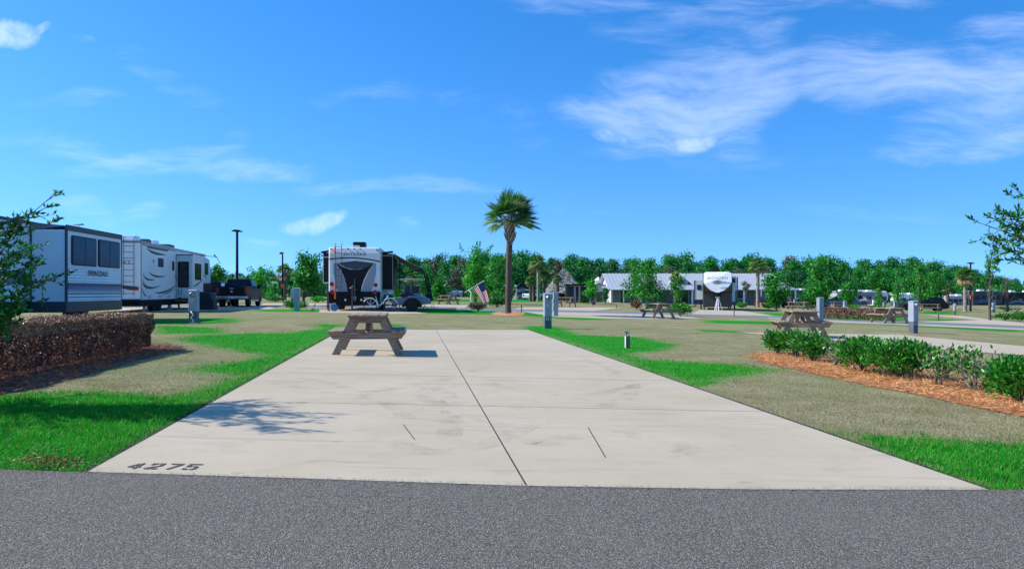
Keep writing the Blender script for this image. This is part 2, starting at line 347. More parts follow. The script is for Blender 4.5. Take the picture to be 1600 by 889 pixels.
def leaf_np(c, d, nrm, ln, wd, bend=0.0):
    """diamond leaves: base c, axis d, face normal nrm"""
    d = unit(d); s = unit(np.cross(d, nrm)); ln = ln[:, None]; wd = wd[:, None]
    k = np.stack([c, c + d * ln * .45 + s * wd * .5, c + d * ln, c + d * ln * .45 - s * wd * .5], 1)
    return k.reshape(-1, 3)
def leaves(name, c, out, ln, wd, m, parent=None, seed=0, tumble=.8, rn=None):
    rs = np.random.RandomState(seed); n = len(c)
    nrm = unit(unit(out) + rs.normal(0, tumble, (n, 3)) * .7); d = unit(np.cross(nrm, rs.normal(0, 1, (n, 3))))
    l_ = ln * rs.uniform(.7, 1.3, n); co = leaf_np(c - d * l_[:, None] * .5, d, nrm, l_, l_ * wd / ln)
    if rn is None: rn = rs.uniform(0, 1, n)
    return mesh_np(name, co, np.arange(n * 4).reshape(-1, 4), m, rn, parent)
def crown_pts(blobs, n, rs, inner=.5):
    w_ = np.array([b[3] * b[4] + b[4] * b[5] for b in blobs]); ids = rs.choice(len(blobs), n, p=w_ / w_.sum())
    B = np.array(blobs)[ids]; d = unit(rs.normal(0, 1, (n, 3))); rr = inner + (1.06 - inner) * rs.uniform(0, 1, n) ** .6
    return B[:, :3] + d * B[:, 3:6] * rr[:, None], d
# ---------------------------------------------------------------- the ground
def sheet(name, pts, off, m, thick=0, kind='structure', world=False):
    P = [Vector((p[0], p[1], 0)) if world else Vector((*G(*p).xy, 0)) for p in pts]
    bm = bmesh.new(); f = bm.faces.new([bm.verts.new(p) for p in P])
    for x in (-8.0, 50.0):
        bmesh.ops.bisect_plane(bm, geom=bm.verts[:] + bm.edges[:] + bm.faces[:], plane_co=(x, 0, 0), plane_no=(1, 0, 0))
    bmesh.ops.recalc_face_normals(bm, faces=bm.faces)
    for f in bm.faces:
        if f.normal.z < 0: f.normal_flip()
    for v in bm.verts: v.co.z = g(v.co.x) + off
    if thick:
        ed = [e for e in bm.edges if e.is_boundary]; r_ = bmesh.ops.extrude_edge_only(bm, edges=ed)
        for v in r_['geom']:
            if isinstance(v, bmesh.types.BMVert): v.co.z -= thick
    me = bpy.data.meshes.new(name); bm.to_mesh(me); bm.free(); me.materials.append(m)
    o = link(name, me)
    if kind: o['kind'] = kind
    return o
GREEN = [  # outlines of the lush lawn, seen at these photo points
    [(492, 506), (536, 507), (536, 517), (470, 553), (400, 594), (300, 650), (138, 741), (-500, 745), (-560, 640), (-200, 625), (0, 618), (150, 612), (262, 619), (330, 603), (372, 588), (345, 583), (298, 580), (325, 571), (385, 563), (412, 553), (352, 545), (270, 530), (300, 524), (380, 521), (450, 520), (500, 514)],
    [(232, 499), (300, 497), (372, 497), (376, 503), (300, 507), (240, 506)],
    [(600, 506), (628, 507), (635, 512), (600, 513)],
    [(815, 515), (822, 509), (872, 510), (905, 523), (1000, 527), (1062, 539), (1036, 548), (985, 552), (1010, 562), (1150, 569), (1216, 578), (1150, 588), (1090, 602), (1010, 580), (930, 548), (860, 527)],
    [(1318, 676), (1400, 684), (1600, 699), (1900, 715), (2100, 800), (1560, 772), (1440, 730)],
    [(1088, 514), (1150, 517), (1165, 521), (1100, 518)], [(240, 508), (345, 512), (350, 521), (250, 522)],
    [(640, 482), (770, 481), (820, 488), (800, 492), (650, 490)], [(800, 484), (960, 500), (900, 500), (790, 491)],
    [(935, 486), (1040, 489), (1060, 496), (1000, 494)], [(1330, 500), (1600, 513), (1600, 520), (1330, 505)],
    [(1180, 488), (1300, 491), (1330, 497), (1200, 493)], [(1290, 493), (1430, 497), (1430, 502), (1300, 498)], [(1430, 486), (1500, 487), (1500, 492), (1430, 490)],
    [(400, 483), (520, 484), (520, 488), (400, 487)], [(660, 468), (1100, 470), (1100, 473), (660, 472)], [(1100, 500), (1250, 503), (1250, 508), (1100, 505)],
    [(1455, 497), (1560, 503), (1550, 507), (1450, 501)], [(1500, 700), (1620, 690), (1700, 720), (1500, 720)],
]
GREEN_W = [np.array([tuple(G(*p).xy) for p in poly]) for poly in GREEN]
def green_sd(P):
    """signed distance in metres, scaled down for far places; positive inside a lush patch"""
    P = np.asarray(P, float); best = np.full(len(P), -9.0)
    for poly in GREEN_W:
        a = poly; b = np.roll(poly, -1, 0); dmin = np.full(len(P), 1e9); ins = np.zeros(len(P), bool)
        for (x0, y0), (x1, y1) in zip(a, b):
            e = np.array([x1 - x0, y1 - y0]); q = P - [x0, y0]; t = np.clip((q @ e) / max(e @ e, 1e-9), 0, 1)
            dmin = np.minimum(dmin, np.hypot(q[:, 0] - t * e[0], q[:, 1] - t * e[1]))
            if y0 != y1:
                c = (P[:, 1] > min(y0, y1)) & (P[:, 1] <= max(y0, y1)); xi = x0 + (P[:, 1] - y0) / (y1 - y0) * (x1 - x0)
                ins ^= c & (P[:, 0] < xi)
        best = np.maximum(best, np.where(ins, dmin, -dmin))
    return best
def axis_steps(pos):
    return sorted(set([round(v, 3) for v in pos]))
xs = [-8.0, 50.0]; v = 0.0
while v < 1600:
    xs += [v, -v]; v += .16 if v < 10 else (.35 if v < 24 else (1.2 if v < 70 else v * .25))
ys = [-40, -20, -10, -4]; v = -1.0
while v < 1800: ys.append(v); v += .16 if v < 18 else (.3 if v < 34 else (.7 if v < 62 else (3 if v < 120 else v * .25)))
xs = np.array(axis_steps(xs)); ys = np.array(axis_steps(ys))
gx, gy = np.meshgrid(xs, ys); gz = -.02 * np.clip(gx, -8, 50); nx, ny = len(xs), len(ys)
co = np.stack([gx, gy, gz], -1).reshape(-1, 3); i0 = (np.arange(ny - 1)[:, None] * nx + np.arange(nx - 1)).ravel()
ground = mesh_np('ground', co, np.stack([i0, i0 + 1, i0 + nx + 1, i0 + nx], 1), M_LAWN); ground['kind'] = 'structure'
sd = green_sd(co[:, :2]); at = ground.data.attributes.new('green', 'FLOAT', 'POINT')
at.data.foreach_set('value', np.clip(sd / np.maximum(.30, .012 * co[:, 1]) * .22, -1, 1).astype(np.float32))

# near road, crossing in front of the camera
edge = [(-3000, 640), (-900, 700), (0, 735.5), (137, 740.5), (480, 751), (822, 762.5), (1180, 768), (1545, 768), (1600, 767.5), (2600, 758)]
EW = [tuple(G(*p).xy) for p in edge[1:]]
sheet('road', EW + [(40, -6), (-40, -6)], .012, M_ASPH, world=True)
PAD = [(137, 740.5), (480, 751), (822, 762.5), (1180, 768), (1545, 768.5), (825, 516), (535, 516)]
padw = [G(*p) for p in PAD]
pad = sheet('concrete_pad', PAD, .016, M_CONC, .08)
def strip(mb, a, b, wd, z):
    a, b = Vector(a[:2]), Vector(b[:2]); n_ = (b - a).orthogonal().normalized() * wd / 2
    q = [a + n_, b + n_, b - n_, a - n_]; mb.add([(p.x, p.y, g(p.x) + z) for p in q], [(0, 1, 2, 3)])
j = MB(); strip(j, G(681, 516.2), G(822, 762), .010, .0185)
o = j.build('expansion_joint', M['joint'], pad)
j = MB()
for y in (546, 562, 589.5, 635.5):                            # cross joints run parallel with the far edge
    Yw = G(700, y).y; xl = -(.1345 * (Yw - padw[-1].y)) + padw[-1].x; xr = padw[5].x + (padw[4].x - padw[5].x) * (Yw - padw[5].y) / (padw[4].y - padw[5].y)
    strip(j, (xl + .01, Yw), (xr - .01, Yw), .012, .0183)
j.build('cross_joint', M['jointf'], pad)
j = MB()
for a, b in (((630, 666), (648, 690)), ((919, 671), (946, 718))): strip(j, G(*a), G(*b), .007, .0185)
j.build('saw_cut', M['joint'], pad)
# faint tyre scuffs left by turning vehicles
ms = bpy.data.materials.new('tyre_scuff'); ms.use_nodes = True; t_ = NT(ms.node_tree); o_ = t_.n('ShaderNodeOutputMaterial'); vec = t_.n('ShaderNodeTexCoord').outputs['Object']
al = t_.m('MULTIPLY', t_.smooth(t_.noise(vec, 2.2, 6, .7), .42, .75), .24); al = t_.m('MULTIPLY', al, t_.smooth(t_.noise(vec, 45, 3, .6), .3, .6))
p_ = t_.n('ShaderNodeBsdfPrincipled', {'Base Color': (.13, .11, .09, 1), 'Roughness': .9}); tr_ = t_.n('ShaderNodeBsdfTransparent'); mx_ = t_.n('ShaderNodeMixShader', {0: al, 1: tr_.outputs[0], 2: p_.outputs[0]}); t_.nt.links.new(mx_.outputs[0], o_.inputs[0])
for (a, b, c, wd) in [((560, 628), (740, 560), (700, 690), .22), ((430, 600), (560, 640), (760, 575), .2), ((760, 600), (880, 640), (1010, 600), .22), ((930, 640), (1060, 610), (905, 560), .2), ((640, 600), (700, 660), (860, 700), .24), ((610, 690), (700, 740), (830, 665), .22), ((850, 700), (960, 650), (1110, 720), .24), ((470, 592), (600, 615), (640, 660), .18)]:
    pts = []
    for i in range(25):
        u = i / 24; pts.append(G((1 - u) ** 2 * a[0] + 2 * u * (1 - u) * b[0] + u * u * c[0], (1 - u) ** 2 * a[1] + 2 * u * (1 - u) * b[1] + u * u * c[1]))
    mb = MB(); vs = []
    for i, q_ in enumerate(pts):
        d_ = (pts[min(24, i + 1)] - pts[max(0, i - 1)]); d_.z = 0; d_.normalize(); n_ = Vector((-d_.y, d_.x, 0)) * wd / 2
        for v_ in (q_ + n_, q_ - n_): vs.append((v_.x, v_.y, g(v_.x) + .0172))
    mb.add(vs, [(2 * i, 2 * i + 1, 2 * i + 3, 2 * i + 2) for i in range(24)]); mb.build('tyre_scuff', ms, pad)
GLY = {'4': [[(0, .25), (0, .42), (.34, 1), (.34, .64), (.17, .40), (.34, .40), (.34, .25)], [(.41, 0), (.41, 1), (.58, 1), (.58, .4), (.7, .4), (.7, .25), (.58, .25), (.58, 0)]],
       '2': [[(0, .68), (0, 1), (.32, 1), (.32, .84), (.18, .84), (.18, .68)], [(.38, 1), (.7, 1), (.7, .52), (.24, .17), (.32, .17), (.32, 0), (0, 0), (0, .22), (.52, .60), (.52, .84), (.38, .84)], [(.38, 0), (.7, 0), (.7, .17), (.38, .17)]],
       '7': [[(0, .84), (0, 1), (.7, 1), (.7, .80), (.36, 0), (.16, 0), (.49, .84)]],
       '5': [[(0, 1), (.7, 1), (.7, .84), (.18, .84), (.18, .62), (.32, .62), (.32, .46), (0, .46)], [(.38, .62), (.58, .62), (.7, .5), (.7, .12), (.58, 0), (.38, 0), (.38, .15), (.52, .15), (.52, .47), (.38, .47)], [(0, 0), (.32, 0), (.32, .15), (.18, .15), (.18, .25), (0, .25)]]}
mb = MB(); base = G(193, 736.3); bx = (G(303, 738) - base); bx.z = 0; tot = bx.length; bx.normalize(); by = Vector((-bx.y, bx.x, 0)); cw = tot / (3 * 1.0 + .7)
hh = G(205, 727.2).y - G(193, 736.3).y
for i, ch in enumerate('4275'):
    for poly in GLY[ch]:
        vs = [base + bx * cw * (i + px_) + by * hh * py_ for px_, py_ in poly]
        mb.add([(v.x, v.y, g(v.x) + .0195) for v in vs], [tuple(range(len(vs)))])
mb.build('painted_number', M['npaint'], pad)
# bare soil line where the lawn is edged
mb = MB(); strip(mb, padw[0] + Vector((-.03, 0, 0)), padw[-1] + Vector((-.03, 0, 0)), .11, .004); strip(mb, padw[4] + Vector((.03, 0, 0)), padw[5] + Vector((.03, 0, 0)), .10, .004)
strip(mb, padw[-1] + Vector((0, .03, 0)), padw[5] + Vector((0, .03, 0)), .06, .004)
tag(mb.build('soil_edge', M['soil']), kind='structure')

# farther roads and pads
M_C2, M_C3 = concrete_mat('concrete_far'), mat('asphalt_far', (.20, .205, .22), .85, var=.06, scale=.5)
sheet('loop_road', [(-700, 474), (200, 476.5), (520, 477.5), (660, 478.5), (760, 482.5), (860, 484.5), (940, 486), (1060, 490.5), (1200, 493.5), (1320, 499), (1600, 510), (2300, 541), (2300, 545), (1600, 513.5), (1320, 502), (1200, 496.5), (1060, 492.5), (940, 489.5), (860, 488), (760, 486), (660, 481.5), (520, 480.5), (200, 480), (-700, 478)], .006, M_C3)
for k, P in enumerate([
        [(820, 480.3), (975, 480.6), (930, 486), (860, 484.4), (800, 483.3)], [(815, 487), (940, 489.4), (1062, 492.8), (1100, 497.5), (1020, 499), (940, 497.8), (868, 495.5)],
        [(1092, 484.5), (1152, 484.5), (1212, 494), (1080, 491)], [(1152, 519.6), (1404, 523.3), (1600, 541.5), (2100, 585), (2100, 640), (1600, 556), (1400, 541), (1240, 527)],
        [(1200, 496.7), (1320, 502.1), (1600, 513.7), (1800, 523), (1800, 526), (1600, 516), (1320, 504.4), (1200, 498)], [(1442, 492), (1500, 493.5), (1556, 500.5), (1600, 505), (1600, 509.7), (1430, 502.8), (1530, 500.5)],
        [(410, 474), (516, 474), (600, 477.4), (410, 477)], [(655, 476), (735, 476.5), (725, 481.5), (690, 481.7), (640, 478)], [(500, 483), (612, 483), (668, 490), (600, 491.5), (498, 489)],
        [(-260, 497), (40, 497), (205, 490), (170, 498), (12, 520), (-300, 560)], [(1330, 477), (1440, 480), (1430, 482.5), (1330, 479.5)], [(185, 481.5), (420, 478.2), (430, 483), (330, 485.5), (190, 489)]]):
    sheet('concrete_strip', P, .011, M_C2)

# ---------------------------------------------------------------- grass blades (nobody could count them)
PADP = np.array([tuple(p.xy) for p in padw]); PADX = PADP + np.array([[-.055, 0]] + [[0, 0]] * 3 + [[.045, 0]] + [[.045, .05], [-.055, .05]]); EDG = np.array(EW)
BED_L = [(-6.65, 3.0), (-6.95, 14.6), (-8.6, 14.6), (-8.6, 3.0)]
def inside(P, poly):
    ins = np.zeros(len(P), bool); b = np.roll(poly, -1, 0)
    for (x0, y0), (x1, y1) in zip(poly, b):
        if y0 == y1: continue
        c = (P[:, 1] > min(y0, y1)) & (P[:, 1] <= max(y0, y1)); xi = x0 + (P[:, 1] - y0) / (y1 - y0) * (x1 - x0); ins ^= c & (P[:, 0] < xi)
    return ins
BED_L = np.array([tuple(G(*p).xy) for p in [(-330, 745), (-120, 655), (0, 616), (60, 606), (140, 585), (210, 564), (292, 545), (262, 539), (150, 541), (-60, 560), (-430, 600)]])
BED_R = np.array([tuple(G(*p).xy) for p in [(1165, 557), (1200, 553), (1240, 551), (1330, 563), (1420, 577), (1520, 594), (1620, 613), (1800, 650), (2000, 720), (1800, 710), (1600, 652), (1520, 636), (1424, 615), (1364, 604.5), (1290, 588), (1200, 569)]])
def near_mask(P, pad_by=.0):
    return ~inside(P, PADX) & ~inside(P, BED_L) & ~inside(P, BED_R) & (P[:, 1] > np.interp(P[:, 0], EDG[:, 0], EDG[:, 1]) + .01)
rs = np.random.RandomState(3)
def scatter(n, y0, y1):
    Yv = 1 / rs.uniform(1 / y1, 1 / y0, n); Yv = np.clip(Yv, y0, y1)
    Xv = rs.uniform(-1, 1, n) * (.78 * Yv + .8); P = np.stack([Xv, Yv], 1); return P[near_mask(P)]
def fnoise(P, sc):
    return np.array([mnoise.noise((x * sc, y * sc, 3.1)) for x, y in P])
P = scatter(560000, 3.6, 26)
nz = fnoise(P, .9) * .4 + fnoise(P, 4.0) * .3 + rs.normal(0, .09, len(P))
e = np.clip(green_sd(P) * 1.3, -1, 1) + nz
isg = e > 0; keep_d = rs.uniform(0, 1, len(P)) < np.clip(.75 + .8 * fnoise(P, 1.7), .25, 1)
def blades(name, P, hgt, wd, m, lean, rn):
    n = len(P); Z = -.02 * np.clip(P[:, 0], -8, 50); c = np.stack([P[:, 0], P[:, 1], Z - .004], 1); a = rs.uniform(0, 2 * np.pi, n)
    s_ = np.stack([np.cos(a), np.sin(a), np.zeros(n)], 1); ln = rs.normal(0, lean, (n, 3)); ln[:, 2] = 0
    h = (hgt * rs.uniform(.45, 1.25, n))[:, None]; wv_ = (wd * (1 + P[:, 1] * .05))[:, None]
    tip = c + np.array([0, 0, 1]) * h + ln * h
    co = np.stack([c - s_ * wv_ * .5, c + s_ * wv_ * .5, tip], 1).reshape(-1, 3)
    return mesh_np(name, co, np.arange(n * 3).reshape(-1, 3), m, rn, n=3)
hz = .038 + .016 * np.clip(fnoise(P[isg], 2.5) * 2, -1, 1.2)
rg = np.clip(rs.normal(.5, .26, isg.sum()) + .22 * fnoise(P[isg], 3.2), 0, 1)
spill = (rs.uniform(0, 1, isg.sum()) < .045); rg[spill] = .98
tag(blades('green_grass', P[isg], hz, .0058, L['gblade'], .45, rg), kind='stuff')
Pd = P[~isg & keep_d]; rd = np.clip(rs.normal(.5, .24, len(Pd)) + .3 * fnoise(Pd, 1.1), 0, 1)
tag(blades('dry_grass', Pd, .020 * np.ones(len(Pd)), .0048, L['dblade'], .7, rd), kind='stuff')
mixg = P[~isg]; ne = e[~isg]; sel = (rs.uniform(0, 1, len(mixg)) < np.clip(.22 + ne * .4 + .25 * fnoise(mixg, 1.3), .012, .5)); mixg = mixg[sel]
tag(blades('sparse_green_grass', mixg, .026 * np.ones(len(mixg)), .0052, leafmat('faded_blade', [(0, (.02, .10, .012)), (.6, (.06, .19, .03)), (1, (.20, .24, .09))], trans=.3), .5, rs.uniform(0, 1, len(mixg))), kind='stuff')
# fringe leaning over the left edge of the pad
def fringe(a, b, n, side):
    t = rs.uniform(0, 1, n); a, b = np.array(a[:2]), np.array(b[:2]); q = a + (b - a) * t[:, None]; q[:, 0] += side * (.035 + np.abs(rs.normal(0, .03, n))) ; return q
q = np.concatenate([fringe(padw[0], padw[-1], 9000, -1), fringe(padw[4], padw[5], 3500, 1)])
q = q[(green_sd(q) > -.25) & (rs.uniform(0, 1, len(q)) < .45)]
tag(blades('edge_grass', q, .026 * np.ones(len(q)), .0055, L['gblade'], .8, np.clip(rs.normal(.4, .25, len(q)), 0, 1)), kind='stuff')
# low clover-like weeds at the bare corner by the road
q = np.array([tuple(G(rs.uniform(-20, 150), rs.uniform(700, 742)).xy) for _ in range(2600)]); q = q[near_mask(q)]
cz = np.stack([q[:, 0], q[:, 1], -.02 * np.clip(q[:, 0], -8, 50) + rs.uniform(.004, .02, len(q))], 1)
tag(leaves('clover', cz, np.tile([0, 0, 1.], (len(q), 1)), .016, .012, L['lime'], seed=5, tumble=.4), kind='stuff')

q = np.array([tuple(G(80 + rs.normal(0, 28), 729 + rs.normal(0, 6)).xy) for _ in range(380)]); q = q[near_mask(q)]
cz = np.stack([q[:, 0], q[:, 1], -.02 * np.clip(q[:, 0], -8, 50) + rs.uniform(.02, .045, len(q))], 1)
tag(leaves('dead_leaves', cz, np.tile([0, 0, 1.], (len(q), 1)), .022, .012, L['strawd'], seed=6, tumble=.6), kind='stuff')
# loose grit along the seams of the road
u_ = rs.uniform(0, 1, 3200); ex = -7 + 15 * u_; ey = np.interp(ex, EDG[:, 0], EDG[:, 1]) + rs.normal(0, .022, len(ex)) - .005; hz_ = np.where(inside(np.stack([ex, ey], 1), PADP), .018, .013)
cz = np.stack([ex, ey, -.02 * np.clip(ex, -8, 50) + hz_ + .003], 1)
tag(leaves('grit', cz, np.tile([0, 0, 1.], (len(ex), 1)), .009, .007, leafmat('grit', [(0, (.03, .028, .024)), (.6, (.12, .10, .075)), (1, (.35, .30, .22))], trans=0, rough=.95), seed=7, tumble=.12), kind='stuff')
# mulch beds with their straw
def bed(name, poly, m, straw, n, sname):
    sheet(name, [tuple(p) for p in poly], .008, m, world=True)
    lo, hi = poly.min(0), poly.max(0); hi = np.minimum(hi, [14, 17]); lo = np.maximum(lo, [-14, 3]); q = rs.uniform(lo, hi, (n * 4, 2)); q = q[inside(q, poly)]
    d = np.stack([*(rs.normal(0, 1, (2, len(q)))), rs.normal(0, .22, len(q))], 1)
    jit = q + rs.normal(0, .05, q.shape); c = np.stack([jit[:, 0], jit[:, 1], -.02 * np.clip(jit[:, 0], -8, 50) + rs.uniform(.010, .045, len(q))], 1)
    ln = rs.uniform(.05, .19, len(q)); wd = rs.uniform(.003, .009, len(q)) ; nr = np.tile([0, 0, 1.], (len(q), 1)) + rs.normal(0, .4, (len(q), 3))
    tag(mesh_np(sname, leaf_np(c, d, nr, ln, wd), np.arange(len(q) * 4).reshape(-1, 4), straw, np.clip(rs.normal(.5, .25, len(q)), 0, 1)), kind='stuff')
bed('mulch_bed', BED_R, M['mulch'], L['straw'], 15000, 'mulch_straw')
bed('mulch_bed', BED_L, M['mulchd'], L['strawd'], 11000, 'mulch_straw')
# ---------------------------------------------------------------- picnic tables
AX = R(7.6)
def picnic_table(label, loc, rot, scale=1, stain=True):
    t = thing('picnic_table', label, 'picnic table', loc, rot, 'wooden picnic tables', scale)
    mb = MB()
    for i in range(5): mb.box(-.335 + i * .135, -.335 + i * .135 + .128, -.725 + rnd.uniform(-.008, .008), .725, .685, .722 + rnd.uniform(-.003, .003))
    mb.build('tabletop', M['wood'], t, .004)
    for sx in (-1, 1):
        mb = MB()
        for i in range(2):
            a = sx * .555 + (i - .5) * .14; mb.box(a - .066, a + .066, -.725 + rnd.uniform(-.01, .01), .725, .402, .438 + rnd.uniform(-.002, .003))
        mb.build('bench', M['wood'], t, .004)
    for sy in (-1, 1):
        y = sy * .60
        mb = MB(); mb.prism([(-.335, .684), (.335, .684), (.245, .575), (-.245, .575)], 'y', y - .02, y + .02); mb.build('end_brace', M['woodr'] if stain else M['woodx'], t, .003)
        mb = MB(); mb.prism([(-.69, .401), (.69, .401), (.60, .285), (-.60, .285)], 'y', y - .02, y + .02); mb.build('cross_beam', M['woodx'], t, .003)
        for sx in (-1, 1):
            mb = MB(); y2 = y - sy * .043; mb.prism([(sx * .63, 0), (sx * .49, 0), (sx * .16, .684), (sx * .30, .684)], 'y', y2 - .02, y2 + .02); mb.build('leg', M['wood'], t, .003)
    mb = MB()
    for sy in (-1, 1): mb.prism([(sy * .535, .30), (sy * .535, .39), (sy * .12, .684), (sy * .04, .684)], 'x', -.045, .045)
    mb.build('diagonal_brace', M['woodx'], t); return t
p = G(574, 556)
tb = picnic_table('weathered grey picnic table standing on the near concrete pad', (0, 0, 0), 0)
d = Vector((-math.sin(AX), math.cos(AX), 0)); tb.location = Vector((p.x, p.y, 0)) + d * .56; tb.location.z = g(tb.location.x) + .016; tb.rotation_euler = (0, 0, AX)
for lab, px, py, rot, sc in [
        ('bleached picnic table behind the green hedge on the right', 1256, 527, R(-10), 1.12), ('brown picnic table beside the round green bush left of the nose-on fifth wheel', 1030, 497.5, R(16), 1.05),
        ('picnic table in front of the low maroon hedge on the right', 1394, 505.5, R(4), 1.08), ('pale picnic table under the steps side of the white fifth wheel', 286, 483.5, R(88), 1.25),
        ('light grey picnic table left of the flag', 700, 476, R(40), 1.1), ('small dark picnic table beyond the bleached table', 1249, 487.5, R(50), 1.15),
        ('far picnic table left of the white bollard cabinet', 1312, 483, R(85), 1.1), ('dark picnic table behind the meter post on the right', 1455, 489, R(70), 1.15),
        ('distant picnic table by the thatched hut', 884, 480, R(60), 1.15), ('picnic table at the right edge beyond the low green bushes', 1603, 498, R(60), 1.1)]:
    q = G(px, py); copy_tree(tb, (q.x, q.y + .3, q.z), rot, sc, lab)

# ---------------------------------------------------------------- hookup pedestals
def pedestal(label, px, py, hgt, rot, wd=.28, dp=.22, meter=True, number=None, back=False, low=.3, cord=False, cat='utility pedestal'):
    q = G(px, py); t = thing('utility_pedestal', label, cat, q, rot, 'utility pedestals'); lo = hgt * low
    mb = MB(); mb.box(-wd / 2, wd / 2, -dp / 2, dp / 2, lo, hgt - .03); mb.prism([(-dp / 2 - .012, hgt - .03), (dp / 2 + .012, hgt - .03), (dp / 2 + .012, hgt - .005), (-dp / 2 + .05, hgt + .015), (-dp / 2 - .012, hgt - .015)], 'x', -wd / 2 - .012, wd / 2 + .012)
    mb.build('cabinet', M['pback'] if back else M['pmetal'], t, .008)
    mb = MB(); mb.box(-wd / 2 + .008, wd / 2 - .008, -dp / 2 + .01, dp / 2 - .01, 0, lo); mb.build('base', M['pback'] if back else M['pdark'], t, .005)
    if meter:
        mb = MB(); z = hgt - .14; mb.lathe([(.078, 0), (.078, -.03), (.066, -.04), (.062, -.10), (.04, -.115)], (0, -dp / 2, z), 'y', 20); m_ = mb.build('meter', M['steel'], t, smooth=True)
        mb = MB(); mb.box(-.028, .028, -dp / 2 - .122, -dp / 2 - .114, z - .02, z + .02); mb.build('meter_face', M['dgrey'], m_)
        mb = MB(); mb.box(-wd / 2 + .03, wd / 2 - .03, -dp / 2 - .014, -dp / 2 + .002, lo + .06, hgt - .32); mb.build('cover_door', M['pmetal'], t, .006)
        mb = MB(); mb.box(-.035, .015, -dp / 2 - .02, -dp / 2 - .012, hgt - .42, hgt - .39); mb.build('latch', M['white'], t)
    if number: text(number, t, (.0, -dp / 2 + .006, lo - .075), (R(90), 0, 0), .12, M['white'], 'number_plate_text', .002, 1.0, .18)
    if cord:
        mb = MB(); mb.tube([(-.05, -dp / 2 - .02, lo), (.06, -dp / 2 - .05, lo * .75), (-.03, -dp / 2 - .04, lo * .45), (.05, -dp / 2 - .05, .12), (.02, -dp / 2 - .02, .01)], .014, 8); mb.build('power_cord', M['white'], t, smooth=True)
        mb = MB(); mb.box(-.17, .17, -.16, .16, 0, .03); mb.build('footing', M['stone'], t)
    return t
pedestal('grey meter post with dangling cord in front of the white fifth wheel', 303, 505, 1.10, R(-4), .28, .2, cord=True, low=.36)
pedestal('grey meter post with a number plate at the far right corner of the near pad', 855.5, 513, 1.17, R(9), .25, .25, number='321', low=.34)
pt = pedestal('blank grey pedestal back standing just behind the numbered meter post', 868, 494, 1.22, R(12), .25, .22, meter=False, back=True)
mb = MB(); mb.box(-.17, -.125, -.08, .06, .35, .55); mb.box(-.17, -.125, -.08, .06, .70, .84); mb.build('outlet_box', M['lgrey'], pt, .01)
pedestal('blank grey pedestal by the small bush left of the black and white trailer', 464, 486, 1.25, R(6), .30, .22, meter=False, back=True)
pedestal('blank grey pedestal rising behind the bleached picnic table', 1281.5, 506, 1.22, R(14), .24, .22, meter=False, back=True)
pedestal('tall grey meter post with a number plate on the right lawn', 1427, 520.5, 1.16, R(16), .22, .25, number='317', low=.36)
pedestal('slim pale meter post left of the right hand palm', 1491.5, 492, .95, R(20), .16, .14, low=.36)
for lab, px, py, h_ in [('small white pedestal left of the thin bare sapling', 1552, 488, 1.0), ('short pale pedestal behind the dark red hedge', 1320.5, 485, 1.0), ('pale pedestal behind the round tree on the right', 1242.5, 481, 1.0),
                        ('pale pedestal by the small conifer on the right', 1381.5, 482, .9), ('pedestal behind the tall meter post on the right', 1398.5, 484, 1.0), ('white pedestal under the round tree by the thatched hut', 928, 476.3, 1.05),
                        ('white pedestal behind the flag', 769.5, 472, 1.1), ('white pedestal left of the blank one beside the oak', 457, 473, 1.3)]:
    pedestal(lab, px, py, h_, R(8), .3, .25, meter=False, low=.3)

# water tap on its post
q = G(980.5, 544); t = thing('water_tap_post', 'short timber post with a metal water tap on the green lawn', 'water tap', q, R(6))
mb = MB(); mb.box(-.045, .045, -.045, .045, 0, .27); mb.build('post', M['woodr'], t, .004)
mb = MB(); mb.box(-.052, -.046, -.04, .04, 0, .27); mb.build('side_board', M['white'], t)
mb = MB(); mb.tube([(-.03, -.02, .2), (-.03, -.02, .33)], .013); mb.tube([(.025, -.03, .22), (.025, -.03, .31)], .012); mb.build('pipe', M['steel'], t, smooth=True)
mb = MB(); mb.tube([(.02, -.02, .335), (-.03, -.02, .35), (-.08, -.02, .37), (-.105, -.02, .335)], [.014, .018, .014, .010]); mb.box(-.05, .03, -.034, -.006, .36, .372); mb.build('tap', M['steel'], t, smooth=False)
for lab, px, py, h_ in [('thin grey pipe stub on the lawn right of the palm trunk', 815, 488.5, .42), ('thin pale stub by the far road on the right', 1466.5, 502, .40), ('little dark stub in front of the nose-on fifth wheel', 1147, 493.5, .32), ('little dark stub on the lawn left of the bush', 963, 482, .32)]:
    q = G(px, py); t = thing('pipe_stub', lab, 'pipe stub', q, 0, 'water pipe stubs')
    mb = MB(); mb.tube([(0, 0, 0), (0, 0, h_)], .03); mb.build('pipe', M['dgrey'], t); mb = MB(); mb.tube([(0, 0, h_), (-.06, 0, h_ + .03), (-.1, 0, h_)], [.035, .03, .02]); mb.build('tap', M['steel'], t)

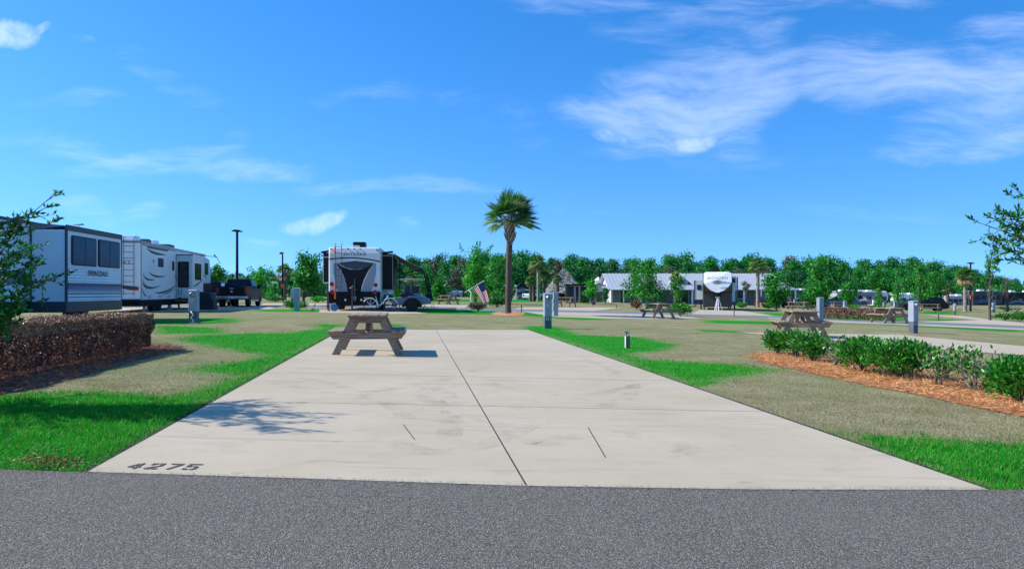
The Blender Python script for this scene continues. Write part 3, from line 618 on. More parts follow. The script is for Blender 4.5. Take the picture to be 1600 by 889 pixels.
# ---------------------------------------------------------------- vehicles
def wheel(parent, x, y, r, wd, rimm='steel'):
    """wheel turning about local x"""
    mb = MB(); h_ = wd / 2; mb.lathe([(r * .62, -h_), (r * .93, -h_), (r, -h_ * .6), (r, h_ * .6), (r * .93, h_), (r * .62, h_)], (x, y, r), 'x', 28); w_ = mb.build('wheel', M['tyre'], parent, smooth=False)
    s_ = 1 if x > 0 else -1
    mb = MB(); mb.lathe([(r * .63, -h_ * .7), (r * .63, h_ * .72), (r * .52, h_ * .5), (r * .2, h_ * .75), (.02, h_ * .8)] if s_ > 0 else [(.02, -h_ * .8), (r * .2, -h_ * .75), (r * .52, -h_ * .5), (r * .63, -h_ * .72), (r * .63, h_ * .7)], (x, y, r), 'x', 20); mb.build('rim', M[rimm], w_); return w_
def pane_y(mb, x0, x1, z0, z1, y, th=.02, r=.05): mb.prism(rrect(x0, x1, z0, z1, r), 'y', y - th, y)      # faces -y
def pane_x(mb, y0, y1, z0, z1, x, th=.02, r=.05): mb.prism(rrect(y0, y1, z0, z1, r), 'x', x, x + th)      # faces +x
def swoosh(mb, pts, th, x, face='x'):
    """crescent graphic on a wall: pts = spine with half widths (a, z, w)"""
    n = len(pts); up = [(a, z + w_) for a, z, w_ in pts]; dn = [(a, z - w_) for a, z, w_ in pts][::-1]
    for i in range(n - 1):
        quad = [up[i], up[i + 1], dn[n - 2 - i], dn[n - 1 - i]]
        if len(set(quad)) < 4: quad = list(dict.fromkeys(quad))
        mb.prism(quad, face, x, x + th)
def bez(p0, p1, p2, w_, n=10):
    o_ = []
    for i in range(n + 1):
        t = i / n; a = (1 - t) ** 2 * p0[0] + 2 * t * (1 - t) * p1[0] + t * t * p2[0]; z = (1 - t) ** 2 * p0[1] + 2 * t * (1 - t) * p1[1] + t * t * p2[1]
        o_.append((a, z, w_ * math.sin(math.pi * min(1, t * .96 + .02)) ** .8))
    return o_
def ladder(parent, x, y, z0, z1, wd=.36, m='black', top=.18):
    mb = MB()
    for s_ in (-1, 1): mb.tube([(x + s_ * wd / 2, y, z0), (x + s_ * wd / 2, y - .0, z1), (x + s_ * wd / 2, y + .04, z1 + top), (x + s_ * wd / 2, y + .3, z1 + top)], .016, 6)
    n = int((z1 - z0) / .3)
    for i in range(n + 1): mb.tube([(x - wd / 2, y, z0 + .1 + i * (z1 - z0 - .1) / n), (x + wd / 2, y, z0 + .1 + i * (z1 - z0 - .1) / n)], .013, 6)
    return mb.build('ladder', M[m], parent)
def ac_unit(parent, x, y, z, m='white', L_=.9, W_=.7, h_=.3):
    mb = MB(); mb.prism([(y - L_ / 2, z), (y + L_ / 2, z), (y + L_ / 2 - .1, z + h_), (y - L_ / 2 + .12, z + h_)], 'x', x - W_ / 2, x + W_ / 2); return mb.build('roof_air_conditioner', M[m], parent, .04)

# travel trailer with the big slide-out (left)
YN = F * 2.2 / 105; O = (((104 - 800) / F) * YN, YN); ang = math.atan(.118); D = (-math.sin(ang), math.cos(ang)); gl = g(O[0])
def fz(px, py): return on_face(O, D, px, py)
t = thing('travel_trailer', 'white travel trailer with navy stripe and two-window slide-out behind the maroon hedge', 'travel trailer', (O[0], O[1], gl), ang)
SL = fz(190, 400)[0]; zt = 3.24; zb = .36
mb = MB(); mb.box(-3.6, -1.12, -9.5, SL + .5, .72, 3.26); mb.build('body', M['sidewhite'], t, .04)
mb = MB(); mb.box(-3.55, -1.15, -9.4, SL + .45, .36, .715); mb.build('underbelly', M['matte'], t)
mb = MB(); mb.box(-3.66, -1.06, -9.6, SL + .56, 3.262, 3.33); mb.build('roof_edge', M['dgrey'], t, .015)
for k in range(22):
    pass
mb = MB()
for k in range(20): z = .80 + k * .122; mb.prism([(-1.12, z), (-1.10, z + .02), (-1.12, z + .085)], 'y', -9.4, -.03)
mb.build('siding', M['sidewhite'], t)
mb = MB(); z1 = fz(20, 442)[1]; mb.box(-1.118, -1.094, -9.4, -.03, 1.02 + .28, 1.02 + .62); mb.build('side_stripe', M['mgrey'], t)
sl = MB(); sl.box(-1.12, 0, 0, SL, .70, zt - .16); slo = sl.build('slide_out', M['sidewhite'], t, .012)
mb = MB(); mb.box(-1.13, .012, -.025, SL + .02, zb, .72); mb.build('slide_skirt', M['dgrey'], slo, .01)
mb = MB(); mb.box(-.045, .018, -.028, .06, .72, zt - .1); mb.box(-.045, .018, SL - .05, SL + .03, .72, zt - .1); mb.box(-.02, .02, -.028, SL + .03, zt - .19, zt); mb.box(-1.13, -1.06, -.03, .03, .72, zt - .02); mb.build('slide_trim', M['dgrey'], slo, .008)
mb = MB(); mb.prism([(-1.12, zt + .06), (-.02, zt - .03), (-.02, zt - .055), (-1.12, zt - .17)], 'y', 0, SL); mb.build('slide_awning', M['mgrey'], slo)
mb = MB(); mb.box(-1.08, -.05, -.022, -.002, zt - .25, zt - .20); mb.build('end_trim', M['white'], slo)
mb = MB(); k = 0
for a in range(17):
    z = fz(130, 474)[1] + a * .072
    if z > zt - .26: break
for z in np.arange(.76, 1.95, .105): mb.prism([(.0, z), (.026, z + .018), (.0, z + .085)], 'y', .06, SL - .05)
mb.build('slide_siding', M['sidewhite'], slo)
mb = MB()
for z in np.arange(.80, 1.22, .105): mb.box(.0, .012, .06, SL - .05, z + .045, z + .075)
mb.build('thin_stripe', M['mgrey'], slo)
za, zc = fz(147, 453)[1], fz(147, 443)[1]
mb = MB(); mb.box(.0, .033, .06, SL - .05, za, za + (zc - za) * .55); mb.build('blue_stripe', M['blue'], slo); mb = MB(); mb.box(.0, .035, .06, SL - .05, za + (zc - za) * .55, zc); mb.build('navy_stripe', M['navy'], slo)
mb = MB(); zl = za - .11; mb.box(.0, .031, .06, SL - .05, zl, zl + .02); mb.build('pinstripe', M['blue'], slo)
for (xa, ya, xb, yb) in ((111, 367.5, 149, 417), (153, 374, 185.5, 419.5)):
    y0_, zt0 = fz(xa, ya); y1_, zb1 = fz(xb, yb)
    mb = MB(); pane_x(mb, y0_, y1_, zb1, zt0, .002, .04, .07); f_ = mb.build('window_frame', M['black'], slo)
    mb = MB(); pane_x(mb, y0_ + .06, (y0_ + y1_) / 2 - .02, zb1 + .05, zt0 - .05, .043, .006, .04); pane_x(mb, (y0_ + y1_) / 2 + .02, y1_ - .06, zb1 + .05, zt0 - .05, .043, .006, .04); mb.build('window_pane', M['skyglass'], f_)
ty0, ty1 = fz(136, 428)[0], fz(167.5, 428)[0]; tz = fz(151.5, 428)[1]; text('SPRINGDALE', slo, (.036, (ty0 + ty1) / 2, tz), (R(90), 0, R(90)), .26, M['dgrey'], width=ty1 - ty0, space=1.1)
for y in (-3.0, -2.0): wheel(t, -1.3, y, .36, .22)
for y in (SL - 1.3, SL - .35): wheel(t, -1.3, y, .36, .22)
mb = MB(); mb.tube([(-1.6, -4.6, .5), (-1.6, -1.2, .62), (-1.3, -.1, .62)], .03, 6); mb.box(-1.6, -1.5, -.9, -.75, 0, .6); mb.box(-1.2, -1.1, -2.2, -2.1, 0, .6); mb.build('stabiliser', M['matte'], t)
ac_unit(t, -2.0, -2.2, 3.33, 'dgrey', 1.3, .8, .42)
mb = MB(); mb.box(-1.10, -1.06, -.95, -.83, 1.5, 1.56); mb.build('marker_light', M['red'], t)
mb = MB(); mb.tube([(-1.6, SL + .1, 3.3), (-1.6, SL + .1, 3.62)], .012); mb.prism([(SL - .25, 3.6), (SL + .15, 3.68), (SL + .3, 3.62), (SL + .1, 3.6)], 'x', -1.72, -1.48); mb.build('antenna', M['lgrey'], t)

# white fifth wheel with swooshes
YN = F * 2.56 / 79.6; O = ((220.5 - 800) / F * YN, YN); ang = math.atan(.174); D = (-math.sin(ang), math.cos(ang)); gl = g(O[0])
def f2(px, py): return on_face(O, D, px, py)
t = thing('fifth_wheel', 'white fifth wheel with grey swooshes and rear ladder behind the meter post', 'fifth wheel', (O[0], O[1], gl), ang)
y1_ = f2(275, 400)[0]; yE = f2(313, 400)[0]; yF = f2(329, 400)[0]
mb = MB(); mb.prism([(0, .62), (yE, .62), (yE, 1.62), (yF, 1.62), (yF + .1, 2.4), (yF - .3, 3.3), (yE, 3.6), (0, 3.6)], 'x', -2.5, 0); body = mb.build('body', M['white'], t, .06, seg=3)
mb = MB(); mb.box(-2.45, -.05, .1, yE - .1, .30, .62); mb.box(-2.5, -.02, -.16, .05, .55, .66); mb.build('frame', M['matte'], t)
mb = MB(); mb.box(.002, .02, -.02, .02, .62, 3.6); mb.box(-2.5, .01, -.012, .004, 3.5, 3.6); mb.build('corner_trim', M['mgrey'], t)
lad = ladder(t, -.55, -.1, .85, 3.62, .48, 'dgrey')
mb = MB(); mb.prism([(-2.5, 1.36), (-.75, 1.36), (-.35, 1.32), (-.12, 1.28), (-.12, 1.12), (-.5, 1.12), (-.9, 1.22), (-2.5, 1.28)], 'y', -.03, 0); mb.build('rear_band', M['dgrey'], t)
mb = MB(); mb.prism(rrect(-.42, -.14, 1.14, 1.26, .05), 'y', -.06, -.03); mb.build('tail_light', M['red'], t)
mb = MB(); mb.tube([(-1.15, -.05, .95), (-1.15, -.09, 1.0), (-1.15, -.09, 1.5), (-.98, -.09, 1.62), (-.9, -.05, 1.3)], .02, 6); mb.build('grab_handle', M['lgrey'], t)
text('POINT', t, (-1.1, -.012, 2.52), (R(90), 0, 0), .26, M['mgrey'], width=1.3)
sw = MB()
for a, b, c, w_ in [((.25, 2.02), (.5, 1.55), (2.3, 1.70), .05), ((.15, 1.70), (.6, 1.15), (1.7, 1.30), .06), ((.1, 1.5), (.7, 1.05), (3.3, 1.38), .05), ((1.2, 2.08), (2.0, 1.75), (4.3, 1.92), .055),
                    ((.9, 3.28), (1.8, 3.0), (4.4, 3.12), .07), ((2.2, 1.0), (4.2, .9), (y1_ + .0, 1.42), .06), ((3.7, .86), (4.8, .98), (y1_ - .1, 1.24), .03), ((.02, 1.3), (.3, .9), (.9, .8), .05)]:
    swoosh(sw, bez(a, b, c, w_), .006, .001)
sw.build('side_graphics', M['dgrey'], t)
mb = MB(); mb.box(.0, .09, .2, y1_ - .2, 3.40, 3.50); mb.tube([(.06, .2, 3.52), (.06, yE + 1.0, 3.52)], .06, 8); mb.build('awning_roller', M['lgrey'], t)
mb = MB(); mb.box(.0, .05, 1.0, 4.5, 3.31, 3.38); mb.build('awning_fabric', M['navy'], t)
for (xa, ya, xb, yb) in ((247, 403, 255, 418), (269, 408, 271.5, 423)):
    a0, z0_ = f2(xa, ya); a1, z1_ = f2(xb, yb); mb = MB(); pane_x(mb, a0, a1, z1_, z0_, .002, .02, .05); mb.build('window', M['glass'], t)
mb = MB(); a0, z0_ = f2(239, 408); pane_x(mb, a0, a0 + .15, z0_ - .1, z0_ + .1, .001, .02, .03); mb.build('vent_cover', M['mgrey'], t)
# slide-out, its end wall faces the camera
yS = y1_ + 2.6
so = MB(); so.box(0, .92, y1_, yS, .72, 3.22); so = so.build('slide_out', M['offwhite'], t, .02)
mb = MB(); mb.box(-.02, .02, y1_ - .02, y1_ + .02, .7, 3.24); mb.box(0, .94, y1_ - .01, y1_ + .02, 3.18, 3.24); mb.build('slide_trim', M['dgrey'], so)
mb = MB(); pane_y(mb, .10, .72, 1.28, 2.82, y1_ - .002, .03, .08); mb.build('slide_window', M['glass'], so)
mb = MB(); pane_x(mb, y1_ + .5, yS - .6, 1.75, 2.75, .922, .02, .08); mb.build('side_window', M['glass'], so)
sw = MB(); swoosh(sw, bez((y1_ + .1, 1.35), (y1_ + 1.2, 1.45), (yS, 1.85), .07), .006, .921); sw.build('slide_graphics', M['mgrey'], so)
mb = MB(); mb.tube([(-.1, y1_ - .25, .9), (-.1, y1_ - .3, 1.9), (-.0, y1_ - .1, 2.05), (.04, y1_ - .05, 1.7)], .02, 6); mb.tube([(.15, y1_ - .03, 1.2), (.15, y1_ - .07, .88), (.3, y1_ - .07, .85), (.32, y1_ - .03, 1.2)], .018, 6); mb.build('grab_handle', M['dgrey'], t)
mb = MB(); pane_x(mb, yE + 1.2, yF - .8, 2.2, 3.0, .002, .02, .08); mb.build('front_window', M['glass'], t)
sw = MB(); swoosh(sw, bez((yE + .1, 2.1), (yE + 1.8, 2.2), (yF - 1.0, 1.85), .06), .006, .001); sw.build('nose_graphics', M['mgrey'], t)
mb = MB(); mb.tube([(.9, yE - .1, 3.5), (.3, yF + .3, 3.5)], .04); mb.tube([(.02, yE + .2, 3.45), (.9, yE + .6, 3.4), (.7, yF - .2, 3.0)], .02); mb.build('awning_arm', M['dgrey'], t)
for x, y, z, m_, l_ in ((-.75, .8, 3.6, 'white', .9), (-1.6, .3, 3.6, 'dgrey', .9), (-.9, 3.2, 3.6, 'dgrey', .8), (-.8, 4.2, 3.6, 'white', 1.0), (-1.0, y1_ + 1.6, 3.6, 'dgrey', 1.3)): ac_unit(t, x, y, z, m_, l_)
for y in (2.6, 3.6): wheel(t, -.25, y, .38, .24)
mb = MB(); mb.box(-.2, -.1, 5.6, 5.75, 0, .62); mb.box(-.2, -.1, .9, 1.05, 0, .62); mb.build('stabiliser', M['lgrey'], t)
mb = MB()
for y in (1.2, 3.0, 4.6):
    for s_ in (0, .25): mb.box(.0, .012, y + s_, y + s_ + .05, .72, .86)
mb.build('compartment_latch', M['dgrey'], t)
q = G(228, 482.5); c = thing('water_jug', 'orange and white jug on the ground by the white fifth wheel', 'jug', q)
mb = MB(); mb.lathe([(.12, 0), (.15, .02), (.15, .2), (.13, .24)], (0, 0, 0), 'z', 16); mb.build('body', M['white'], c); mb = MB(); mb.lathe([(.24, .24), (.26, .3), (.2, .42), (.08, .46)], (0, 0, 0), 'z', 16); mb.box(-.05, .25, -.03, .03, .33, .38); mb.build('shell', M['orange'], c, .01)
mb = MB(); mb.lathe([(.08, .46), (.1, .5), (.03, .62)], (0, 0, 0), 'z', 12); mb.build('lid', M['white'], c)
q = G(198, 483); c = thing('folding_table', 'white folding table edge beside the white fifth wheel', 'table', q)
mb = MB(); mb.box(-.5, .4, -.3, .3, .58, .61); mb.build('tabletop', M['white'], c)
for a, b in ((-.3, -.05), (.2, .42)): mb = MB(); mb.tube([(a, -.2, .58), (b, -.2, 0)], .02, 6); mb.build('leg', M['white'], c)
q = G(324, 484); c = thing('covered_grill', 'grill under a black cover at the end of the pale picnic table', 'grill', q)
mb = MB(); mb.prism([(-.42, 0), (.5, 0), (.45, .55), (.2, .98), (-.35, 1.05), (-.45, .9)], 'y', -.3, .3); mb.build('cover', M['cover'], c, .06, seg=3)

# pickup, SUV and distant cars
def car_body(t, prof, wd, m, tuck=.0):
    mb = MB(); mb.prism(prof, 'x', -wd / 2, wd / 2); return mb.build('body', M[m], t, .05, seg=3)
q = G(362, 480); t = thing('pickup_truck', 'black pickup truck parked tail-on left of the tall lamp post', 'pickup truck', q, R(9))
body = car_body(t, [(0, .55), (0, 1.38), (.06, 1.42), (1.95, 1.42), (1.98, 1.38), (5.3, 1.30), (5.75, 1.15), (5.8, .6), (5.2, .45), (.6, .5)], 1.98, 'black')
mb = MB()
vs = [(-.93, 1.95, 1.38), (.93, 1.95, 1.38), (.93, 4.4, 1.3), (-.93, 4.4, 1.3), (-.76, 2.15, 1.95), (.76, 2.15, 1.95), (.76, 3.6, 1.95), (-.76, 3.6, 1.95)]
mb.add(vs, [(0, 1, 5, 4), (1, 2, 6, 5), (2, 3, 7, 6), (3, 0, 4, 7), (4, 5, 6, 7), (0, 3, 2, 1)]); mb.build('cab', M['black'], t, .06, seg=3)
mb = MB(); mb.add([(-.74, 1.965, 1.46), (.74, 1.965, 1.46), (.66, 2.115, 1.87), (-.66, 2.115, 1.87), (-.74, 1.955, 1.46), (.74, 1.955, 1.46), (.66, 2.105, 1.87), (-.66, 2.105, 1.87)], [(0, 1, 2, 3), (4, 7, 6, 5), (0, 4, 5, 1), (2, 6, 7, 3)]); mb.build('rear_window', M['glass'], t)
mb = MB(); mb.add([(.925, 2.2, 1.45), (.925, 3.9, 1.42), (.80, 3.5, 1.86), (.80, 2.3, 1.86), (.945, 2.2, 1.45), (.945, 3.9, 1.42), (.815, 3.5, 1.86), (.815, 2.3, 1.86)], [(0, 1, 2, 3), (4, 7, 6, 5), (0, 4, 5, 1), (2, 6, 7, 3), (1, 5, 6, 2), (0, 3, 7, 4)]); mb.build('side_window', M['skyglass'], t)
mb = MB(); mb.box(-.82, .82, -.02, .0, .82, 1.33); tg = mb.build('tailgate', M['black'], t, .02); mb = MB(); mb.box(-.13, .13, -.045, -.02, 1.24, 1.28); mb.build('handle', M['chrome'], tg); mb = MB(); mb.prism([(-.09, 1.1), (-.03, 1.12), (.03, 1.12), (.09, 1.1), (.03, .98), (-.03, .98)], 'y', -.035, -.02); mb.build('badge', M['chrome'], tg)
mb = MB(); mb.box(-1.02, 1.02, -.16, .04, .56, .76); b_ = mb.build('rear_bumper', M['chrome'], t, .04); mb = MB(); mb.box(-.2, .2, -.18, -.16, .6, .74); mb.build('number_plate', M['offwhite'], b_)
for s_ in (-1, 1): mb = MB(); mb.box(s_ * .90 - .085, s_ * .90 + .095, -.035, .12, .85, 1.32); mb.build('tail_light', M['red'], t, .02); mb = MB(); mb.box(s_ * 1.0, s_ * 1.26, 3.6, 3.75, 1.3, 1.56); mb.build('wing_mirror', M['black'], t, .04)
for x in (-.86, .86):
    for y in (1.1, 4.75): wheel(t, x, y, .41, .27)
mb = MB(); mb.tube([(1.0, 2.0, .42), (1.0, 4.0, .42)], .05, 8); mb.build('running_board', M['chrome'], t)
def small_car(name, label, cat, px, py, rot, m='navy', L_=4.7, W_=1.85, hgt=1.7, grp='parked cars and SUVs'):
    q = G(px, py); t = thing(name, label, cat, q, rot, grp)
    car_body(t, [(0, .35), (-.02, .8), (.1, .98), (L_ * .7, 1.0), (L_ - .1, .82), (L_, .4), (L_ - .3, .25), (.2, .25)], W_, m)
    mb = MB(); a, b = W_ / 2 - .06, W_ / 2 - .24
    vs = [(-a, .15, .97), (a, .15, .97), (a, L_ * .75, .97), (-a, L_ * .75, .97), (-b, .5, hgt), (b, .5, hgt), (b, L_ * .52, hgt), (-b, L_ * .52, hgt)]
    mb.add(vs, [(0, 1, 5, 4), (1, 2, 6, 5), (2, 3, 7, 6), (3, 0, 4, 7), (4, 5, 6, 7), (0, 3, 2, 1)]); mb.build('cabin_glass', M['glass'], t, .05)
    mb = MB(); mb.box(-b - .02, b + .02, .5, L_ * .52, hgt + .001, hgt + .05); mb.build('roof', M[m], t, .02)
    for x in (-W_ / 2 + .08, W_ / 2 - .08):
        for y in (.9, L_ - .9): wheel(t, x, y, .34, .22)
    for s_ in (-1, 1): mb = MB(); mb.box(s_ * (W_ / 2 - .18) - .12, s_ * (W_ / 2 - .18) + .12, -.04, .05, .7, .86); mb.build('tail_light', M['red'], t)
    return t
small_car('parked_car', 'dark blue SUV half hidden by the white fifth wheel', 'SUV', 327, 479, R(14), 'navy')
small_car('parked_car', 'white car with its roof just above the lawn right of the palm', 'car', 825, 469, R(-20), 'white', hgt=1.5)
small_car('parked_car', 'silver car under the porch of the white building', 'car', 1077, 471.5, R(80), 'lgrey', hgt=1.4)
small_car('parked_car', 'black car near the dark motorhomes on the right', 'car', 1478, 486, R(75), 'black', hgt=1.5)
small_car('parked_car', 'black pickup-like car under the round tree on the right', 'car', 1222, 481, R(15), 'black', hgt=1.6)
small_car('parked_car', 'blue car between the two silver trailers on the right', 'car', 1343, 483, R(60), 'navy', hgt=1.5)

M['mid2'] = mat('graphic_grey', (.30, .31, .33), .4, var=.04)
# black and white motorhome-like trailer seen from behind
s = 28.8; YN = F / s; xl = (514 - 800) / s; xr = (594 - 800) / s; gl = g(xl)
xm = (xl + xr) / 2; W2 = (xr - xl) / 2
t = thing('toy_hauler', 'big travel trailer seen from behind with black swoosh graphics and rear ladder', 'travel trailer', (xm, YN, gl), R(5))
def zz(py): return H + (Y0 - py) / s - gl
def xx(px): return (px - 800) / s - xm
ztop, zbot = zz(385.5), .42
mb = MB(); mb.prism([(0, .42), (9, .42), (9, ztop - .1), (.12, ztop - .02), (0, ztop - .35)], 'x', -W2, W2); mb.build('body', M['offwhite'], t, .10, seg=3)
mb = MB(); mb.prism([(-W2, zz(455.5)), (W2, zz(455.5)), (W2 - .03, zbot - .04), (W2 - .25, zbot - .12), (-W2 + .25, zbot - .12), (-W2 + .03, zbot - .04)], 'y', -.14, .1); rb = mb.build('rear_bumper', M['matte'], t, .04)
mb = MB(); mb.prism([(xx(529), zz(411)), (xx(555), zz(407.6)), (xx(584), zz(411)), (xx(574), zz(418)), (xx(555), zz(421.5)), (xx(541), zz(418.5))], 'y', -.012, 0); mb.build('rear_window', M['dgrey'], t)
def curve2(a, b, c, n=8):
    return [((1 - i / n) ** 2 * a[0] + 2 * (i / n) * (1 - i / n) * b[0] + (i / n) ** 2 * c[0], (1 - i / n) ** 2 * a[1] + 2 * (i / n) * (1 - i / n) * b[1] + (i / n) ** 2 * c[1]) for i in range(n + 1)]
P2 = lambda px, py: (xx(px), zz(py))
left_edge = curve2(P2(525.5, 410.5), P2(540, 430), P2(543.5, 455.4)); right_edge = curve2(P2(563.5, 455.4), P2(567, 432), P2(584, 410.5)); bot = curve2(P2(584, 410.5), P2(554.5, 433), P2(525.5, 410.5))
mb = MB(); mb.prism(left_edge + right_edge[0:] + bot[1:-1], 'y', -.016, 0); mb.build('black_graphic', M['black'], t)
def band(mb, pts_top, pts_bot, y0, y1):
    for i in range(len(pts_top) - 1): mb.prism([pts_top[i], pts_top[i + 1], pts_bot[i + 1], pts_bot[i]], 'y', y0, y1)
top = curve2(P2(515, 404.5), P2(554, 398.5), P2(593.5, 408)); mb = MB(); band(mb, top, [(a, z - .06) for a, z in top], -.02, 0); mb.build('arch_trim', M['black'], t)
for sgn in (-1, 1):
    cxp = 554.5
    fx = lambda p: P2(cxp + sgn * p[0], p[1])
    a = [fx((x, y)) for x, y in ((26, 413), (22, 424), (14, 441), (10.5, 454.5))]; b = [fx((x, y)) for x, y in ((33, 411), (33, 426), (30, 441), (26, 454.5))]
    mb = MB(); band(mb, a, b, -.010, 0); mb.build('grey_graphic', M['mid2'], t)
    mb = MB(); b2 = [(x + sgn * .05, z) for x, z in b]; band(mb, b, b2, -.012, 0); mb.build('chrome_trim', M['chrome'], t)
for px_, py_ in ((519, 444), (586.5, 445.5), (520, 456.5), (586, 456.5)):
    mb = MB(); mb.lathe([(.115, 0), (.11, -.03), (.03, -.045)], (xx(px_), -.0 if py_ < 450 else -.14, zz(py_)), 'y', 18); mb.build('tail_light', M['red'], t)
for px_, py_ in ((518, 389.5), (544, 389), (553.5, 389), (563, 389.3), (588.5, 390.3)): mb = MB(); mb.prism(rrect(xx(px_) - .05, xx(px_) + .05, zz(py_) - .025, zz(py_) + .025, .02), 'y', -.02, .06); mb.build('marker_light', M['dgrey'], t)
text('ENTEGRA', t, (xx(554.5), -.014, zz(397.6)), (R(90), 0, 0), .22, M['dgrey'], space=1.2, width=34.5 / s)
ladder(t, xx(530), -.12, zz(452), zz(386), .33, 'dgrey')
ac_unit(t, xx(559), .9, ztop - .03, 'black', .9, .68, .33); mb = MB(); mb.box(xx(550), xx(561), .2, .5, ztop - .05, ztop + .08); mb.build('roof_vent', M['white'], t, .02)
for px_ in (540.5, 565): mb = MB(); mb.lathe([(.07, 0), (.06, -.03)], (xx(px_), -.14, zz(468.5)), 'y', 14); mb.build('bumper_light', M['chrome'], rb)
mb = MB(); mb.box(xx(551), xx(557), -.20, -.15, zz(468), zz(463)); mb.build('number_plate', M['offwhite'], rb); mb = MB(); mb.box(xx(545), xx(565), -.3, -.15, .02, .1); mb.box(xx(550), xx(552.5), -.32, -.2, .02, 1.4); mb.box(xx(554), xx(556), -.34, -.22, .5, 1.75); mb.tube([(xx(548), -.3, 1.2), (xx(553), -.3, 1.35), (xx(558), -.3, 1.1)], .05, 6); mb.build('hitch_rack', M['dgrey'], t)
for sgn in (-1, 1):                                            # slide-outs with black ends
    a = xx(500) if sgn < 0 else xx(611); x0, x1 = sorted((a, sgn * W2)); zt_, zb_ = (zz(393.5), zz(442)) if sgn < 0 else (zz(394.5), zz(453.5))
    mb = MB(); mb.box(x0, x1, 1.2, 5.0, zb_, zt_); so = mb.build('slide_out', M['black'], t, .02)
    mb = MB(); mb.box(x0, x1, 1.17, 1.2, zz(401) if sgn < 0 else zz(398.5), zz(399.6) if sgn < 0 else zz(397)); mb.box(x0, x1, 1.17, 1.2, zb_ - .02, zb_ + .05); mb.box(x0 if sgn < 0 else x1 - .03, x0 + .03 if sgn < 0 else x1, 1.16, 1.2, zb_, zt_); mb.build('slide_trim', M['lgrey'], so)
    mb = MB(); mb.tube([(x0 - (.08 if sgn < 0 else 0), 1.1, zt_ + .02), (x1, 1.1, zt_ + .1)], .06, 8); mb.build('topper', M['matte'], so)
mb = MB(); mb.box(xx(504.5), xx(508.5), 1.5, 1.7, 0, zz(442)); mb.box(xx(508.8), xx(513), 1.8, 2.2, .3, zz(443)); mb.build('slide_support', M['dgrey'], t)
for x in (-W2 + .2, W2 - .2):
    for y in (3.0, 3.9): wheel(t, x, y, .38, .24)
mb = MB(); mb.tube([(xx(525), -.18, zz(467)), (xx(525), -.18, zz(444.5))], .045, 8); mb.tube([(xx(524.5), -.14, zz(398)), (xx(524.5), -.14, zz(385.5))], .035, 8); mb.tube([(xx(611.5), .9, zz(452)), (xx(611.5), .9, zz(445.5))], .05, 8); mb.build('orange_tube', M['orange'], t)
# awning: cloth, roller and arms
x0, x1 = xx(613), xx(659); mb = MB(); n = 8; vs = []
for i in range(n + 1):
    k = i / n; x = x0 + (x1 - x0) * k; z = zz(396) + (zz(419) - zz(396)) * k - .06 * math.sin(math.pi * k)
    vs += [(x, .5, z + .06), (x, 6.2, z - .22)]
mb.add(vs, [(2 * i, 2 * i + 1, 2 * i + 3, 2 * i + 2) for i in range(n)]); aw = mb.build('awning', M['canvas'], t); so_ = aw.modifiers.new('t', 'SOLIDIFY'); so_.thickness = .012
mb = MB(); mb.tube([(x1, .45, zz(419.5)), (x1, 6.3, zz(419.5) - .24)], .06, 8); mb.build('roller', M['dgrey'], aw)
for y in (1.35, 6.2):
    mb = MB(); mb.tube([(x1, y, zz(419.5)), (xx(664), y, zz(440)), (xx(671.5), y, zz(472))], [.035, .045, .055], 6); mb.tube([(xx(613), y, zz(414)), (xx(622), y, zz(427)), (xx(658), y, zz(420))], .025, 6); mb.tube([(xx(612), y, zz(396)), (xx(612), y, zz(450))], .025, 6); mb.build('awning_arm', M['matte'], aw)
for a in (0, .12): mb = MB(); mb.tube([(xx(671.5) + a, 1.35, zz(472)), (xx(673.5) + a, 1.2, 0.02)], .012, 5); mb.build('guy_strap', M['lgrey'], aw)

